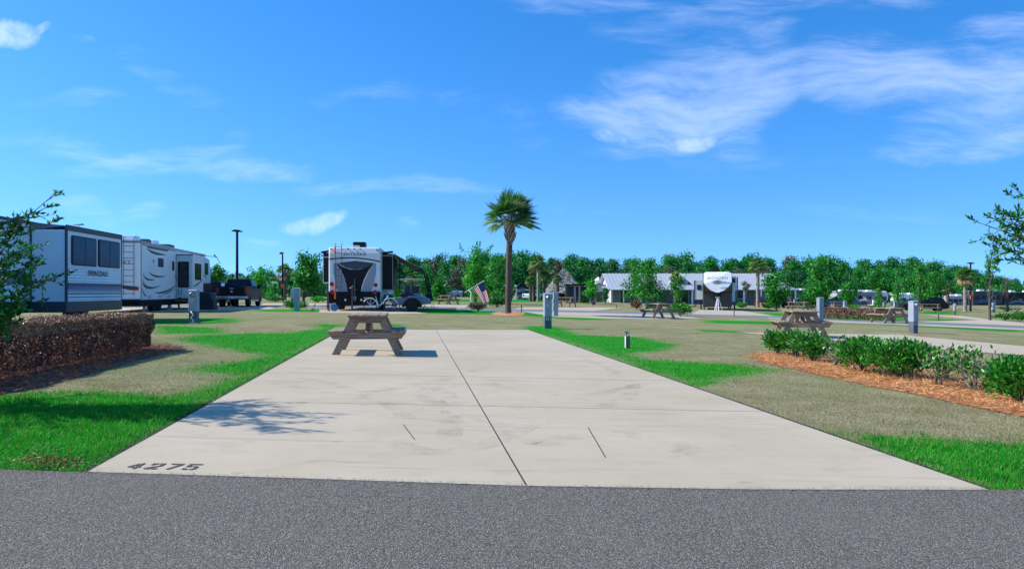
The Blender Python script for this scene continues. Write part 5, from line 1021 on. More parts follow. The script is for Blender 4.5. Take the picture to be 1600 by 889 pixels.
TL = [  # label, foot px, py, top, half width px, crown bottom py, leaves, kind, shape, leaders, leaf
    ('dense bright oak with a slim trunk left of the big trailer', 475, 478, 397, 37, 452, 4200, 'tree', 'wild', 3, .20),
    ('pale green wispy tree behind the pickup truck', 407, 471, 418, 22, 464, 2200, 'lime', 'wild', 6, .22),
    ('dark round tree just right of the white fifth wheel', 338, 474, 414, 22, 468, 3000, 'tree', 'round', 3, .2),
    ('feathery light green tree left of the flag with long leaders', 742, 474, 384, 27, 468, 3400, 'lime', 'wild', 8, .22),
    ('slim light green tree between flag tree and palm', 777, 476, 400, 20, 470, 2200, 'tree', 'slim', 4, .2),
    ('left leaning full tree beside the white building roof', 993, 477, 402, 20, 468, 2400, 'tree', 'cone', 2, .2),
    ('tall full oak in front of the white building roof', 1013, 478, 405, 30, 470, 4200, 'tree', 'wild', 4, .2),
    ('small tree in front of the dormer', 1060, 478, 432, 15, 472, 1500, 'tree', 'round', 1, .18),
    ('round bushy tree right of the nose-on fifth wheel', 1213, 485, 427, 26, 477, 3400, 'tree', 'round', 3, .2),
    ('tallest broad tree behind the blank pedestal on the right', 1281, 486, 400, 31, 478, 4600, 'tree', 'cone', 3, .2),
    ('small round tree in front of the silver trailers', 1326, 485, 442, 17, 477, 1900, 'tree', 'round', 1, .18),
    ('tiny conifer by the silver trailers', 1373, 482, 452, 9, 479, 900, 'tree', 'cone', 1, .16),
    ('narrow conifer left of the tall meter post', 1403, 481, 433, 13, 478, 1500, 'tree', 'cone', 1, .18),
    ('loose light green tree just right of the tall meter post', 1438, 486, 408, 19, 472, 1900, 'tree', 'wild', 4, .2),
    ('rounded full tree behind the far picnic table on the right', 1459, 484, 424, 22, 475, 3000, 'tree', 'round', 2, .2),
    ('slim young tree with a pale trunk near the right edge', 1547, 500.5, 392, 13, 463, 900, 'tree', 'slim', 6, .12),
    ('nearly bare thin sapling by the dark motorhomes', 1574, 487, 432, 16, 462, 260, 'olive', 'wild', 5, .12),
    ('lollipop round tree before the thatched hut garden', 926, 476.5, 439, 15, 466, 1900, 'lime', 'round', 1, .18),
    ('small tree between pergola and white building', 946, 475, 450, 10, 470, 900, 'dark', 'round', 1, .18),
    ('small round tree left of the far picnic table and flag', 686, 474, 434, 15, 468, 1500, 'tree', 'cone', 1, .2),
    ('bright young tree behind the golf cart', 619, 472, 441, 9, 466, 900, 'lime', 'round', 1, .18),
    ('young tree behind the flag seen over the road', 760, 474, 436, 14, 468, 1200, 'tree', 'round', 2, .18),
    ('dark tree right of the flag behind the palm', 797, 474, 436, 12, 470, 1200, 'tree', 'round', 1, .18),
    ('green tree behind the lamp post with call box', 425, 470, 440, 12, 466, 1000, 'lime', 'round', 1, .2),
    ('small pale tree in front of the white park trailer', 1165, 480, 440, 8, 455, 420, 'olive', 'slim', 3, .16)]
for k, (lab, px, py, tp, hw, cb, n, m, shp, lead, lf) in enumerate(TL):
    q = G(px, py); s = F / q.y; hgt = (py - tp) / s; tree(lab, q, hgt, hw / s * (1.3 if shp in ('wild', 'cone') else 1.1), (py - cb) / s, n, m, 200 + k, lf, 'young planted trees', .035 * hgt if shp != 'slim' else .02 * hgt, shp, 'young_tree', lead)
# distant wood: individual trees in rows
kinds = []
for k, (m, shp, hh_, cr, n) in enumerate([('dark', 'round', 11, 5.6, 5200), ('mid', 'round', 10, 6.0, 5200), ('mid', 'wild', 11, 6.2, 4800), ('dark', 'wild', 12, 6.4, 4800), ('olive', 'wild', 10.5, 5.2, 2600), ('dark', 'cone', 12, 4.4, 2800)]):
    kinds.append(tree('x', (0, -300, 0), hh_, cr, hh_ * .16 if k != 5 else hh_ * .45, n, m, 400 + k, .50, 'trees of the distant wood', .22, shp, 'wood_tree'))
KL = ['dark green rounded tree in the wood along the horizon', 'mid green rounded tree in the wood along the horizon', 'mid green uneven tree in the wood along the horizon', 'dark uneven tree in the wood along the horizon', 'greyish half bare tree in the wood along the horizon', 'tall pine-like tree poking above the wood along the horizon']
skyl = [(-300, 428), (320, 428), (400, 426), (440, 425), (520, 420), (600, 408), (650, 404), (700, 402), (745, 403), (800, 402), (850, 401), (900, 402), (1000, 406), (1100, 405), (1200, 406), (1300, 408), (1340, 411), (1400, 410), (1450, 409), (1500, 417), (1540, 432), (1600, 437), (2000, 430)]
def top_at(px): return float(np.interp(px, [a for a, b in skyl], [b for a, b in skyl]))
hts = [11, 10, 11, 12, 10.5, 12]; r_ = random.Random(11); first = [True] * 6; rows = [(148, 46, 0.72), (162, 38, .86), (182, 30, 1.0), (200, 26, 1.03)]
for Yr, st, fr in rows:
    px = -260 + r_.uniform(0, 20)
    while px < 1900:
        k = r_.choices(range(6), [.24, .22, .20, .16, .10, .08])[0]; Yv = Yr + r_.uniform(-6, 6); X = (px - 800) * Yv / F
        tz = H + (Y0 - (Y0 - (Y0 - top_at(px)) * fr * r_.uniform(.86, 1.12 if k != 5 else 1.24))) * Yv / F - g(X); sc = tz / hts[k] / 1.0
        loc = (X, Yv, g(X)); sx = max(.62, sc) * r_.uniform(.85, 1.15)
        if first[k]: o = kinds[k]; first[k] = False; o.location = loc; o.rotation_euler = (0, 0, r_.uniform(0, 6.28)); o.scale = (sx, sx, sc); o['label'] = KL[k]
        else: copy_tree(kinds[k], loc, r_.uniform(0, 6.28), (sx, sx, sc), KL[k])
        px += st * r_.uniform(.7, 1.3)
# undergrowth closing the foot of the wood
rsn = np.random.RandomState(8); n = 30000; X = rsn.uniform(-150, 190, n); Yv = 146 + rsn.uniform(0, 40, n); Z = rsn.uniform(0, 1, n) ** 1.3 * (2.6 + 1.2 * np.sin(X * .31) + np.sin(X * .77)) - .02 * np.clip(X, -8, 50)
tag(leaves('undergrowth', np.stack([X, Yv, Z], 1), np.tile([0, -1., .5], (n, 1)), .9, .6, L['dark'], seed=8, tumble=1.2), kind='stuff')

# ---------------------------------------------------------------- palms
def palm(label, q, hgt, trunk_r, seed, nf=34, fl=1.0, wind=(0, 0, 0), boots=.9, dead=.1, name='palm_tree', lean=0, leaf_m='palm', droop=.5, seg=26, up=.0, trunkm='palmbark', wfac=1.0):
    t = thing(name, label, 'palm tree', q, 0, 'palm trees'); r_ = random.Random(seed); W_ = Vector(wind); mb = MB(); n = 14
    pts = [Vector((lean * (i / n) ** 1.5 * hgt, 0, hgt * i / n)) for i in range(n + 1)]; mb.tube(pts, [trunk_r * (1.18 if i == 0 else 1 + .05 * (-1) ** i) for i in range(n + 1)], 12); mb.build('trunk', M[trunkm], t)
    top = pts[-1]
    mb = MB()
    for i in range(int(46 * boots)):                             # crossed leaf bases
        a = i * 2.4; z = top.z - boots * .95 * (1 - i / (46 * boots)) + .1; p = Vector((top.x + trunk_r * .8 * math.cos(a), trunk_r * .8 * math.sin(a), z)); e_ = p + Vector((math.cos(a + .5) * .22, math.sin(a + .5) * .22, .34)) * r_.uniform(.7, 1.15)
        mb.tube([p, p.lerp(e_, .5) + Vector((0, 0, -.03)), e_], [.07, .045, .02], 5)
    mb.tube([top - Vector((0, 0, boots)), top + Vector((0, 0, .25))], [trunk_r * .95, trunk_r * .55], 10); mb.build('leaf_bases', M['boot'], t)
    co, fa, rn, cod, rnd_, st = [], [], [], [], [], MB()
    for k in range(nf):
        isd = k < nf * dead; a = k * 2.399 + r_.uniform(-.2, .2); el = (R(-35) if isd else R(-18 + 100 * (k / nf)) ) + R(up)
        d = Vector((math.cos(a) * math.cos(el), math.sin(a) * math.cos(el), math.sin(el))); d = (d + W_ * r_.uniform(.6, 1.1)).normalized(); pl = fl * r_.uniform(.75, 1.05)
        p0 = top + Vector((0, 0, .1)); p1 = p0 + d * pl * .55 + Vector((0, 0, .05)); p2 = p0 + (d + Vector((0, 0, -.12))).normalized() * pl; st.tube([p0, p1, p2], [.022, .016, .012], 4)
        ax = (p2 - p1).normalized(); ax = (ax + W_ * .7 + Vector((0, 0, -droop * .25))).normalized(); side = ax.cross(Vector((0, 0, 1))); side = side.normalized() if side.length > .05 else Vector((1, 0, 0)); upn = side.cross(ax).normalized()
        tl = r_.uniform(-.7, .7); side = (side * math.cos(tl) + upn * math.sin(tl)).normalized(); upn = side.cross(ax).normalized(); base_c = r_.uniform(.15, .95)
        for j_ in range(seg):
            b = R(-112 + 224 * j_ / (seg - 1)); dl = (ax * math.cos(b) + side * math.sin(b) + upn * .12 * abs(math.sin(b))).normalized(); ll = fl * (.98 - .30 * abs(b) / 2) * r_.uniform(.85, 1.1)
            m1 = p2 + dl * ll * .55; dt = (dl + Vector((0, 0, -droop)) * .9 + W_ * .75).normalized(); m2 = m1 + dt * ll * .5; nrm = (upn + dl.cross(upn) * r_.uniform(-.6, .6)); w_ = dl.cross(nrm).normalized() * .024 * wfac
            tgt, trn = (cod, rnd_) if isd else (co, rn)
            tgt += [tuple(p2), tuple(p2), tuple(m1 + w_), tuple(m1 - w_)]; tgt += [tuple(m1 - w_), tuple(m1 + w_), tuple(m2 + w_ * .15), tuple(m2 - w_ * .15)]; v_ = min(1, max(0, base_c + r_.uniform(-.25, .25))); trn += [v_, v_]
    st.build('leaf_stalks', M['twig'], t)
    mesh_np('fronds', co, np.arange(len(co)).reshape(-1, 4), L[leaf_m], rn, t)
    if cod: mesh_np('dead_fronds', cod, np.arange(len(cod)).reshape(-1, 4), L['palmd'], rnd_, t)
    return t
q = G(794, 491); s = F / q.y
palm('tall cabbage palm with a wind-blown crown in the centre of the photo', q, (491 - 350) / s, .165, 5, 46, .93, (.26, .0, .06), 1.1, 0, lean=.02, droop=.16, seg=30, up=12, wfac=1.9)
for k, (lab, px, py, tp, sc, dd, n) in enumerate([
        ('bushy palm left of the thatched hut', 841, 471.5, 417, 1.25, .22, 34), ('shorter palm right beside the thatched hut', 850, 471.5, 436, .95, .15, 28), ('thick palm right of the nose-on fifth wheel', 1184, 480, 421, 1.1, .2, 36), ('wide drooping palm with orange dead fronds on the right', 1508, 487, 437, 1.15, .42, 40),
        ('small far palm above the golf cart', 643, 471, 441, .7, .1, 20), ('far palm behind the oak', 445, 469, 430, 1.2, .45, 26), ('small palm before the white roof dormer', 1055, 476, 438, .8, .25, 22), ('little palm in front of the thatched roof', 871, 474, 441, .6, .2, 18),
        ('small palm among the silver trailers', 1372, 478, 461, .7, .4, 20), ('short palm left of the row of dark motorhomes', 1481, 482, 456, .7, .4, 20), ('young yellowish palm by the thatched hut', 829, 471, 444, .8, .3, 22), ('thin-trunked palm behind the bushy one', 834, 471, 424, .9, .2, 22)]):
    q = G(px, py); s = F / q.y; sc *= .62; palm(lab, q, (py - tp + 2) / s, .20, 70 + k, n, sc, (.0, 0, 0), .9 * sc, dd * .45, leaf_m='palml', droop=.55, seg=16, up=10, trunkm='boot' if k in (0, 3, 2) else 'palmbark', wfac=2.4)

# ---------------------------------------------------------------- foreground oaks reaching in from both sides
def fg_oak(label, base, targets, extra, seed, side, grp='young oaks framing the pad'):
    t = thing('oak_tree', label, 'tree', base, 0, grp); r_ = random.Random(seed); mb = MB(); C_, D_ = [], []; bz = base[2]
    tr = limb((0, 0, 0), (.05, .05, 3.3), 8, .01, 0, r_); mb.tube(tr, [.07, .06, .055, .05, .042, .035, .028, .02, .01], 8)
    def twig(p, d, ln, dens=1.0):
        e_ = p + d.normalized() * ln; pts = limb(p, e_, 4, .06, .02, r_); mb.tube(pts, [.0045, .004, .003, .002, .0012], 4, caps=False)
        nl = int(ln * 80 * dens)
        for _ in range(nl):
            u_ = r_.random() ** .7; i = min(3, int(u_ * 4)); x = pts[i].lerp(pts[i + 1], u_ * 4 - i); C_.append(tuple(x)); dd = d.normalized() * .9 + Vector((r_.gauss(0, .7), r_.gauss(0, .7), r_.gauss(0, .6) + .25)); D_.append(tuple(dd))
    def branch(b0, b1, dens=1.0, r0=.02, tw=1.0):
        pts = limb(b0, b1, 8, .035, -.03, r_); mb.tube(pts, [r0 * (1 - .11 * i) for i in range(9)], 6, caps=False); L_ = (Vector(b1) - Vector(b0)).length; ax = (Vector(b1) - Vector(b0)).normalized()
        for i in range(2, 9):
            for _ in range(max(1, int(3.7 * dens * tw))):
                d = ax * r_.uniform(.2, 1) + Vector((r_.gauss(0, .6), r_.gauss(0, .6), r_.gauss(0, .55) + .15)); p = pts[i - 1].lerp(pts[i], r_.random())
                ln = r_.uniform(.12, .38) * (1.25 - i * .06); twig(p, d, ln, dens)
                if r_.random() < .6: twig(p + d.normalized() * ln * .5, d + Vector((r_.gauss(0, .8), r_.gauss(0, .8), r_.gauss(0, .6))), ln * .6, dens)
        twig(pts[-1], ax, .16, 1.2)
    for (tx, ty, tz, dens) in targets:
        e_ = Vector((tx, ty, tz)) - Vector(base); L_ = math.hypot(e_.x, e_.y); z0 = max(.5, e_.z - L_ * .45); branch(Vector((.02, .02, min(3, z0))), e_, dens)
    for _ in range(extra):
        a = r_.uniform(0, 6.28); z0 = r_.uniform(.9, 2.9); rr = (1.15 - .22 * (z0 - .9)) * r_.uniform(.6, 1.05); e_ = Vector((math.cos(a) * rr, math.sin(a) * rr, z0 + r_.uniform(.2, .8)))
        if side < 0 and e_.x > .75: e_.x *= .55
        if side > 0 and e_.x < -.6: e_.x *= .5
        branch(Vector((.02, .02, z0)), e_, .9, .016, .8)
    mb.build('trunk', M['bark'], t)
    c = np.array(C_); d = np.array(D_); n = len(c); rsn = np.random.RandomState(seed); l_ = .060 * rsn.uniform(.6, 1.25, n); nr = unit(rsn.normal(0, 1, (n, 3)) + [0, 0, .7])
    mesh_np('crown', leaf_np(c, d, nr, l_, l_ * .38), np.arange(n * 4).reshape(-1, 4), L['oak'], rsn.uniform(0, 1, n), t); return t
def W(px, py, Y, dens=1.0): return ((px - 800) * Y / F, Y, H + (Y0 - py) * Y / F, dens)
bx_ = (-6.15, 7.05, g(-6.15))
tg = [W(75, 312, 6.9, .55), W(62, 330, 7.1, .7), W(40, 345, 6.8, .8), W(70, 352, 7.2, .6), W(30, 370, 7.0, 1.2), W(50, 392, 6.8, 1.1), W(35, 420, 7.1, 1.3), W(92, 432, 7.0, .8), W(70, 438, 6.9, .9), W(45, 452, 7.2, 1.1), W(20, 405, 6.7, 1.5), W(25, 475, 7.0, 1.4), W(15, 492, 7.1, 1.5), W(5, 440, 6.8, 1.6), W(10, 360, 7.0, 1.3), W(0, 500, 7.0, 1.4), W(-10, 470, 6.6, 1.5)]
fg_oak('leafy young oak reaching in from the left edge over the maroon hedge', bx_, [(a, b, c, d * .78) for a, b, c, d in tg], 24, 31, -1)
tg = [W(1532, 349, 8.0, .55), W(1560, 345, 8.1, .8), W(1585, 342, 7.9, 1.1), W(1592, 310, 8.0, .45), W(1558, 388, 8.0, .9), W(1585, 380, 8.1, 1.2), W(1590, 412, 8.0, .5), W(1588, 360, 8.2, 1.2)]
fg_oak('young oak reaching in from the right edge against the sky', (6.65, 8.0, g(6.65)), tg, 14, 37, 1)

# ---------------------------------------------------------------- buildings
def gp(px, py): q = G(px, py); return q, F / q.y
def gable(mb, x0, x1, y0, y1, ze, zr, ov=.3, th=.12, m=0):
    """gable roof, ridge along x"""
    ym = (y0 + y1) / 2; mb.prism([(y0 - ov, ze - .05), (ym, zr), (y1 + ov, ze - .05), (y1 + ov, ze + th - .05), (ym, zr + th), (y0 - ov, ze + th - .05)], 'x', x0 - ov, x1 + ov, m)
q, s = gp(975, 472); s = 11.2; Yb = F / s; x0 = (955 - 800) / s; gl = g(40)
zf = lambda py: H + (Y0 - py) / s - gl
t = thing('clubhouse', 'long white clubhouse with pale metal gable roof, dormer and porch', 'building', (x0, Yb, gl), 0)
Wd = (1225 - 955) / s
mb = MB(); mb.box(0, Wd, .0, 12, 0, zf(449)); mb.build('porch_wall', M['mgrey'], t); mb = MB(); mb.box(-.03, .22, -.03, 12.03, 0, zf(449)); mb.box(Wd - .22, Wd + .03, -.03, 12.03, 0, zf(449)); mb.prism([(0, zf(449)), (12, zf(449)), (6, zf(427.5))], 'x', 0, .25); mb.prism([(0, zf(449)), (12, zf(449)), (6, zf(427.5))], 'x', Wd - .25, Wd); mb.build('wall', M['wall'], t)  # front wall darkened: the shade under the porch roof is in its colour
mb = MB(); gable(mb, 0, Wd, 0, 12, zf(449), zf(427), .5); rf = mb.build('roof', M['roofm'], t); mb = MB()
for i in range(int(Wd / .5)):
    x = .1 + i * .5; mb.prism([(-.48, zf(449) + .08), (6, zf(427) + .13), (6, zf(427) + .17), (-.48, zf(449) + .12)], 'x', x, x + .04)
mb.build('roof_seams', M['lgrey'], rf)
mb = MB(); mb.prism([(-2.8, zf(453.5)), (0, zf(448.2)), (0, zf(447.2)), (-2.8, zf(452.5))], 'x', -1.3, Wd + .8); mb.build('porch_roof', M['roofm'], t)
for i in range(12): x = -1.1 + i * (Wd + 1.6) / 11; mb = MB(); mb.box(x, x + .18, -2.7, -2.5, 0, zf(453.2)); mb.build('porch_post', M['white'], t)
for x in (1.2, 3.0, 9.8, 11.4, 14.5, 17.5, 20.0): mb = MB(); mb.box(x, x + 1.0, -.03, .05, .3 if x in (1.2, 9.8) else 1.0, 2.3); f_ = mb.build('window', M['wall'], t); mb = MB(); mb.box(x + .08, x + .92, -.05, -.031, .38 if x in (1.2, 9.8) else 1.08, 2.22); mb.build('pane', M['glass'], f_)
dx = (1064 - 955) / s
mb = MB(); mb.prism([(dx - 1.1, zf(447)), (dx + 1.1, zf(447)), (dx + 1.1, zf(440)), (dx, zf(431.5)), (dx - 1.1, zf(440))], 'y', .6, 5); d_ = mb.build('dormer', M['wall'], t); mb = MB()
for s_ in (-1, 1): mb.prism([(dx, zf(430)), (dx + s_ * 1.5, zf(442)), (dx + s_ * 1.5, zf(443)), (dx, zf(431.3))], 'y', .35, 5.5)
mb.build('dormer_roof', M['roofm'], d_)
q, s2 = gp(930, 471); Yb2 = 108; s2 = F / Yb2; gl = g(40); zf2 = lambda py: H + (Y0 - py) / s2 - gl
t = thing('cottage', 'small grey cottage with a cupola behind the round tree', 'building', ((918 - 800) / s2, Yb2, gl)); mb = MB(); mb.box(0, 3.4, 0, 5, 0, zf2(450)); mb.prism([(0, zf2(450)), (3.4, zf2(450)), (1.7, zf2(444))], 'y', 0, .2); mb.build('wall', M['lgrey'], t)
mb = MB()
for s_ in (-1, 1): mb.prism([(1.7, zf2(441.5)), (1.7 + s_ * 2.1, zf2(450.5)), (1.7 + s_ * 2.1, zf2(452)), (1.7, zf2(443))], 'y', -.3, 5.2)
rf = mb.build('roof', M['lgrey'], t); mb = MB(); mb.box(1.3, 2.1, .6, 1.4, zf2(444), zf2(438)); mb.lathe([(.62, 0), (.02, .55)], (1.7, 1.0, zf2(438)), 'z', 4); mb.build('cupola', M['white'], rf)
mb = MB(); mb.box(1.3, 2.2, -.03, 0, 0, 2.0); mb.build('door', M['dgrey'], t)
# thatched hut
sT = 11.0; Yt = F / sT; xc = (881 - 800) / sT; gl = g(xc); zt_ = lambda py: H + (Y0 - py) / sT - gl
t = thing('thatched_hut', 'open hut with a steep thatched pyramid roof beyond the road', 'hut', (xc, Yt, gl)); hw = 2.75
mb = MB(); n = 9; vs = []; fs = []
for lv in range(n):
    k = lv / (n - 1); r0 = hw * (1 - k) + .08; z = zt_(458) + (zt_(421) - zt_(458)) * k
    for c_ in range(32):
        a = c_ / 32 * 4; sdn, u_ = int(a), a - int(a); P4 = [(-1, -1), (1, -1), (1, 1), (-1, 1)]; A, B = P4[sdn], P4[(sdn + 1) % 4]; x, y = A[0] + (B[0] - A[0]) * u_, A[1] + (B[1] - A[1]) * u_; j_ = 1 + rnd.uniform(-.03, .03); vs.append((x * r0 * j_, y * r0 * j_, z + rnd.uniform(-.08, .08)))
for lv in range(n - 1):
    for c_ in range(32): fs.append((lv * 32 + c_, lv * 32 + (c_ + 1) % 32, (lv + 1) * 32 + (c_ + 1) % 32, (lv + 1) * 32 + c_))
mb.add(vs, fs); mb.add(vs[-32:], [tuple(range(32))]); mb.build('thatched_roof', M['thatch'], t)
rsn = np.random.RandomState(5); nn = 5000; k = rsn.uniform(0, 1, nn); a = rsn.randint(0, 4, nn); u_ = rsn.uniform(-1, 1, nn); r0 = hw * (1 - k) + .1; z = zt_(458) + (zt_(421) - zt_(458)) * k
cx = np.where(a == 0, u_ * r0, np.where(a == 1, r0, np.where(a == 2, u_ * r0, -r0))); cy = np.where(a == 0, -r0, np.where(a == 1, u_ * r0, np.where(a == 2, r0, u_ * r0))); ou = np.stack([np.where(a == 1, 1, np.where(a == 3, -1, 0)), np.where(a == 0, -1, np.where(a == 2, 1, 0)), .6 * np.ones(nn)], 1)
L['thatch'] = leafmat('thatch_tuft', [(0, (.10, .08, .06)), (.5, (.46, .40, .32)), (1, (.70, .64, .54))], trans=0, rough=.9); leaves('thatch_tufts', np.stack([cx, cy, z], 1), ou, .36, .12, L['thatch'], t, 5, .8)
for x in (-2.1, -.7, .7, 2.1):
    for y in (-2.0, 2.0): mb = MB(); mb.tube([(x, y, 0), (x, y, zt_(457))], .1, 7); mb.build('post', M['bark'], t)
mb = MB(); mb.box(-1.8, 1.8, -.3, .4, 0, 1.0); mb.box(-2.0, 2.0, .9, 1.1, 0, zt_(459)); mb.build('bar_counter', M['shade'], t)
q, s3 = gp(905, 474); x0, x1 = (884 - q.x * 0 - 800) / 13.2, (925 - 800) / 13.2; t = thing('pergola', 'dark flat-roofed pergola with pale posts beside the thatched hut', 'pergola', (x0, F / 13.2, g(x0))); zp = lambda py: H + (Y0 - py) / 13.2 - g(x0)
mb = MB(); mb.box(0, x1 - x0, -.2, 3.5, zp(446.5), zp(444)); mb.build('roof', M['matte'], t)
for x in (.1, 1.0, 1.55, 3.0): mb = MB(); mb.box(x, x + .16, 0, .16, 0, zp(446.5)); mb.build('post', M['lgrey'] if x in (1.0, 1.55) else M['dgrey'], t)
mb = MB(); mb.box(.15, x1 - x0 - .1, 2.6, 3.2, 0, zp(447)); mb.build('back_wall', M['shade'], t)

# ---------------------------------------------------------------- far recreational vehicles
def rv(label, px0, px1, top, base, s, body='white', roof='white', kind='trailer', rot=0, stripes=(('dgrey', .30, .42),), wins=3, depth=2.5, name='travel_trailer', graphics='dgrey'):
    """side-on recreational vehicle spanning photo columns px0..px1"""
    Yv = F / s; X0 = (px0 - 800) / s; W_ = (px1 - px0) / s; gl = g(X0); Ht = (base - top) / s; t = thing(name, label, {'travel_trailer': 'travel trailer', 'motorhome': 'motorhome', 'fifth_wheel': 'fifth wheel'}[name], (X0, Yv, H + (Y0 - base) / s), R(rot), 'far recreational vehicles')
    zb = .45; mb = MB()
    if kind == 'fifth': prof = [(0, zb), (W_ * .76, zb), (W_ * .78, Ht * .5), (W_ * .97, Ht * .52), (W_, Ht * .8), (W_ * .94, Ht), (0, Ht)]
    elif kind == 'coach': prof = [(0, zb * .7), (W_, zb * .7), (W_, Ht), (.15, Ht), (0, Ht * .8)]
    else: prof = [(.25, zb), (W_, zb), (W_, Ht), (.3, Ht), (0, Ht * .7), (0, Ht * .4)]
    mb.prism(prof, 'y', 0, depth); mb.build('body', M[body], t, .06)
    for (m_, a, b) in stripes: mb = MB(); mb.box(.3, W_ * .96 if kind != 'fifth' else W_ * .75, -.012, 0, Ht * a, Ht * b); mb.build('stripe', M[m_], t)
    mb = MB(); swoosh(mb, bez((W_ * .1, Ht * .3), (W_ * .4, Ht * .75), (W_ * .7, Ht * .35), .14), .02, -.02, 'y'); swoosh(mb, bez((W_ * .3, Ht * .8), (W_ * .5, Ht * .45), (W_ * .92, Ht * .7), .1), .02, -.02, 'y'); mb.build('side_graphics', M[graphics], t)
    r_ = random.Random(int(px0))
    for i in range(wins): x = W_ * (i + .6) / (wins + .4); mb = MB(); pane_y(mb, x - .32, x + .38, Ht * .56, Ht * .78, -.002, .03, .06); mb.build('window', M['glass'], t)
    mb = MB(); x = W_ * .62; pane_y(mb, x, x + .65, zb + .05, Ht * .8, -.02, .02, .05); d_ = mb.build('door', M['mgrey'] if body != 'black' else M['dgrey'], t); mb = MB(); pane_y(mb, x + .12, x + .52, Ht * .55, Ht * .74, -.041, .01, .05); mb.build('door_window', M['glass'], d_)
    mb = MB(); mb.box(-.02, W_ + .02, -.05, depth + .05, Ht + .0, Ht + .07); mb.build('roof', M[roof], t)
    for x in (W_ * .3, W_ * .7): mb = MB(); mb.prism([(x, Ht + .07), (x + .9, Ht + .07), (x + .8, Ht + .34), (x + .1, Ht + .34)], 'y', .8, 1.6); mb.build('roof_air_conditioner', M['white'], t, .03)
    for x in ((W_ * .35, W_ * .47) if kind != 'coach' else (W_ * .18, W_ * .75)): mb = MB(); mb.lathe([(.05, -.02), (.35, 0), (.36, .03), (.36, .2), (.05, .22)], (x, .0, .36), 'y', 16); w_ = mb.build('wheel', M['tyre'], t); mb = MB(); mb.lathe([(.02, -.03), (.19, -.02), (.2, .02)], (x, .0, .36), 'y', 12); mb.build('rim', M['steel'], w_)
    return t
rv('white park trailer with navy base stripe behind the palm on the right', 1150, 1222, 449.5, 477, 10.6, 'white', 'white', stripes=(('navy', .17, .30),), wins=4, graphics='lgrey')
rv('silver striped trailer behind the small round tree', 1306, 1340, 456, 480, 10.5, 'lgrey', 'white', stripes=(('mgrey', .2, .3),), wins=2)
rv('black and silver trailer with swooshes right of the small round tree', 1336, 1368, 456.5, 481, 10.5, 'mgrey', 'white', 'fifth', wins=2, name='fifth_wheel', graphics='white')
rv('white trailer with a rounded cap beside the tiny conifer', 1364, 1388, 458, 481.5, 10, 'white', 'white', 'fifth', wins=2, name='fifth_wheel')
rv('white rounded trailer half behind the tall meter post', 1404, 1434, 461, 482, 10, 'white', 'white', 'trailer', wins=2)
rv('grey class A coach left of the right hand palm', 1480, 1508, 463, 482, 9.5, 'lgrey', 'white', 'coach', wins=3, name='motorhome')
rv('dark motorhome with a blue swoosh behind the slim young tree', 1520, 1568, 455.5, 484.5, 9.6, 'dgrey', 'lgrey', 'coach', wins=4, name='motorhome', graphics='blue', stripes=(('black', .15, .35),))
rv('black motorhome with white roof units at the right edge', 1566, 1625, 457, 485.5, 9.6, 'black', 'lgrey', 'coach', wins=4, name='motorhome', graphics='mgrey', stripes=(('navy', .3, .5),))
rv('long dark motorhome just outside the right edge', 1630, 1720, 456, 487, 9.6, 'dgrey', 'lgrey', 'coach', wins=5, name='motorhome', graphics='lgrey')
rv('small white trailer with grey stripes beyond the pickup truck', 408, 427, 443, 467, 9.5, 'white', 'white', stripes=(('lgrey', .25, .8),), wins=1)
rv('grey fifth wheel partly behind the palm trunk', 778, 808, 448, 471.5, 9.0, 'mgrey', 'lgrey', wins=2, name='fifth_wheel', kind='fifth')
rv('low dark motorhome roof between the trees on the right', 1236, 1262, 454, 479, 10, 'dgrey', 'lgrey', 'coach', wins=2, name='motorhome', graphics='mgrey')
rv('white travel trailer far left of the flag among the trees', 699, 722, 457, 472, 8.0, 'lgrey', 'white', wins=2)
rv('motorhome tucked under the pergola roof', 896, 922, 450, 473, 11.0, 'lgrey', 'lgrey', 'coach', wins=2, name='motorhome')
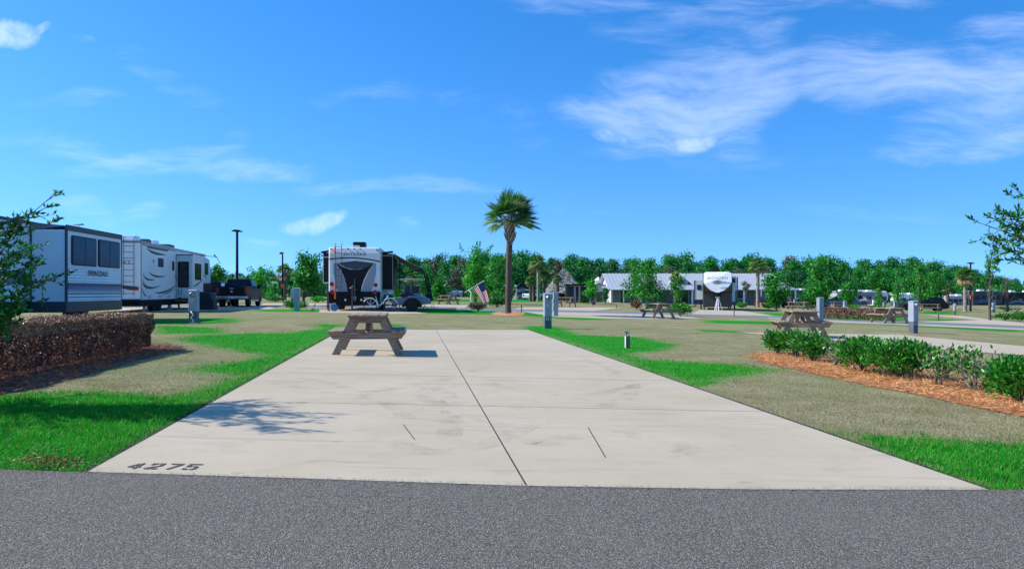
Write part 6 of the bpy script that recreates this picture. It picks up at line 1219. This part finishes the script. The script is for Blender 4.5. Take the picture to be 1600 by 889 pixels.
# class A coach nose with a dark peaked cap, right of the palm trunk
s5 = 10.0; Yc_ = F / s5; xc = (816 - 800) / s5; gl = H + (Y0 - 472) / s5; t = thing('motorhome', 'grey motorhome facing the camera with dark peaked cap right of the palm trunk', 'motorhome', (xc, Yc_, gl), R(4), 'far recreational vehicles'); Hh = (472 - 446) / s5
mb = MB(); mb.prism([(0, .35), (8, .35), (8, Hh), (.4, Hh), (0, Hh * .62)], 'x', -.95, .95); mb.build('body', M['mgrey'], t, .1, seg=3); mb = MB(); mb.prism([(-1.0, Hh * .86), (-.2, Hh * 1.18), (.5, Hh * 1.14), (1.0, Hh * .84), (.8, Hh * .80), (0, Hh * .92), (-.8, Hh * .8)], 'y', -.05, 1.4); mb.build('cap', M['black'], t, .03)
mb = MB(); mb.prism([(-.75, Hh * .42), (.75, Hh * .42), (.68, Hh * .6), (-.68, Hh * .6)], 'y', -.03, .0); mb.build('windscreen', M['glass'], t); mb = MB(); mb.box(-.6, .6, -.05, 0, Hh * .2, Hh * .26); mb.box(-.6, .6, -.05, 0, Hh * .30, Hh * .34); mb.build('grille', M['dgrey'], t)
for x in (-.72, .72): mb = MB(); mb.lathe([(.1, 0), (.08, -.04)], (x, -.0, Hh * .27), 'y', 12); mb.build('headlight', M['white'], t)
# low brick planter
q, s_ = gp(1198, 480.5); t = thing('brick_planter', 'low round brick planter beside the thick palm', 'planter', q); mb = MB(); mb.lathe([(.75, 0), (.78, .55), (.70, .56), (.70, .45)], (0, 0, 0), 'z', 20); mb.build('wall', M['brick'], t)
# ring of straw mulch round the palm
P = [tuple(G(794 + 26 * math.cos(a), 491.2 + 3.0 * math.sin(a)).xy) for a in [i * .3927 for i in range(16)]]; P = np.array(P)
sheet('palm_mulch', [tuple(p) for p in P], .007, M['mulch'], world=True)
q_ = rs.uniform(P.min(0), P.max(0), (2600, 2)); q_ = q_[inside(q_, P)]; d = np.stack([*(rs.normal(0, 1, (2, len(q_)))), rs.normal(0, .3, len(q_))], 1)
tag(mesh_np('mulch_straw', leaf_np(np.stack([q_[:, 0], q_[:, 1], -.02 * q_[:, 0] + rs.uniform(.01, .05, len(q_))], 1), d, np.tile([0, -.3, 1.], (len(q_), 1)), .14 * np.ones(len(q_)), .02 * np.ones(len(q_))), np.arange(len(q_) * 4).reshape(-1, 4), L['straw'], rs.uniform(.3, 1, len(q_))), kind='stuff')
bpy.context.view_layer.update()
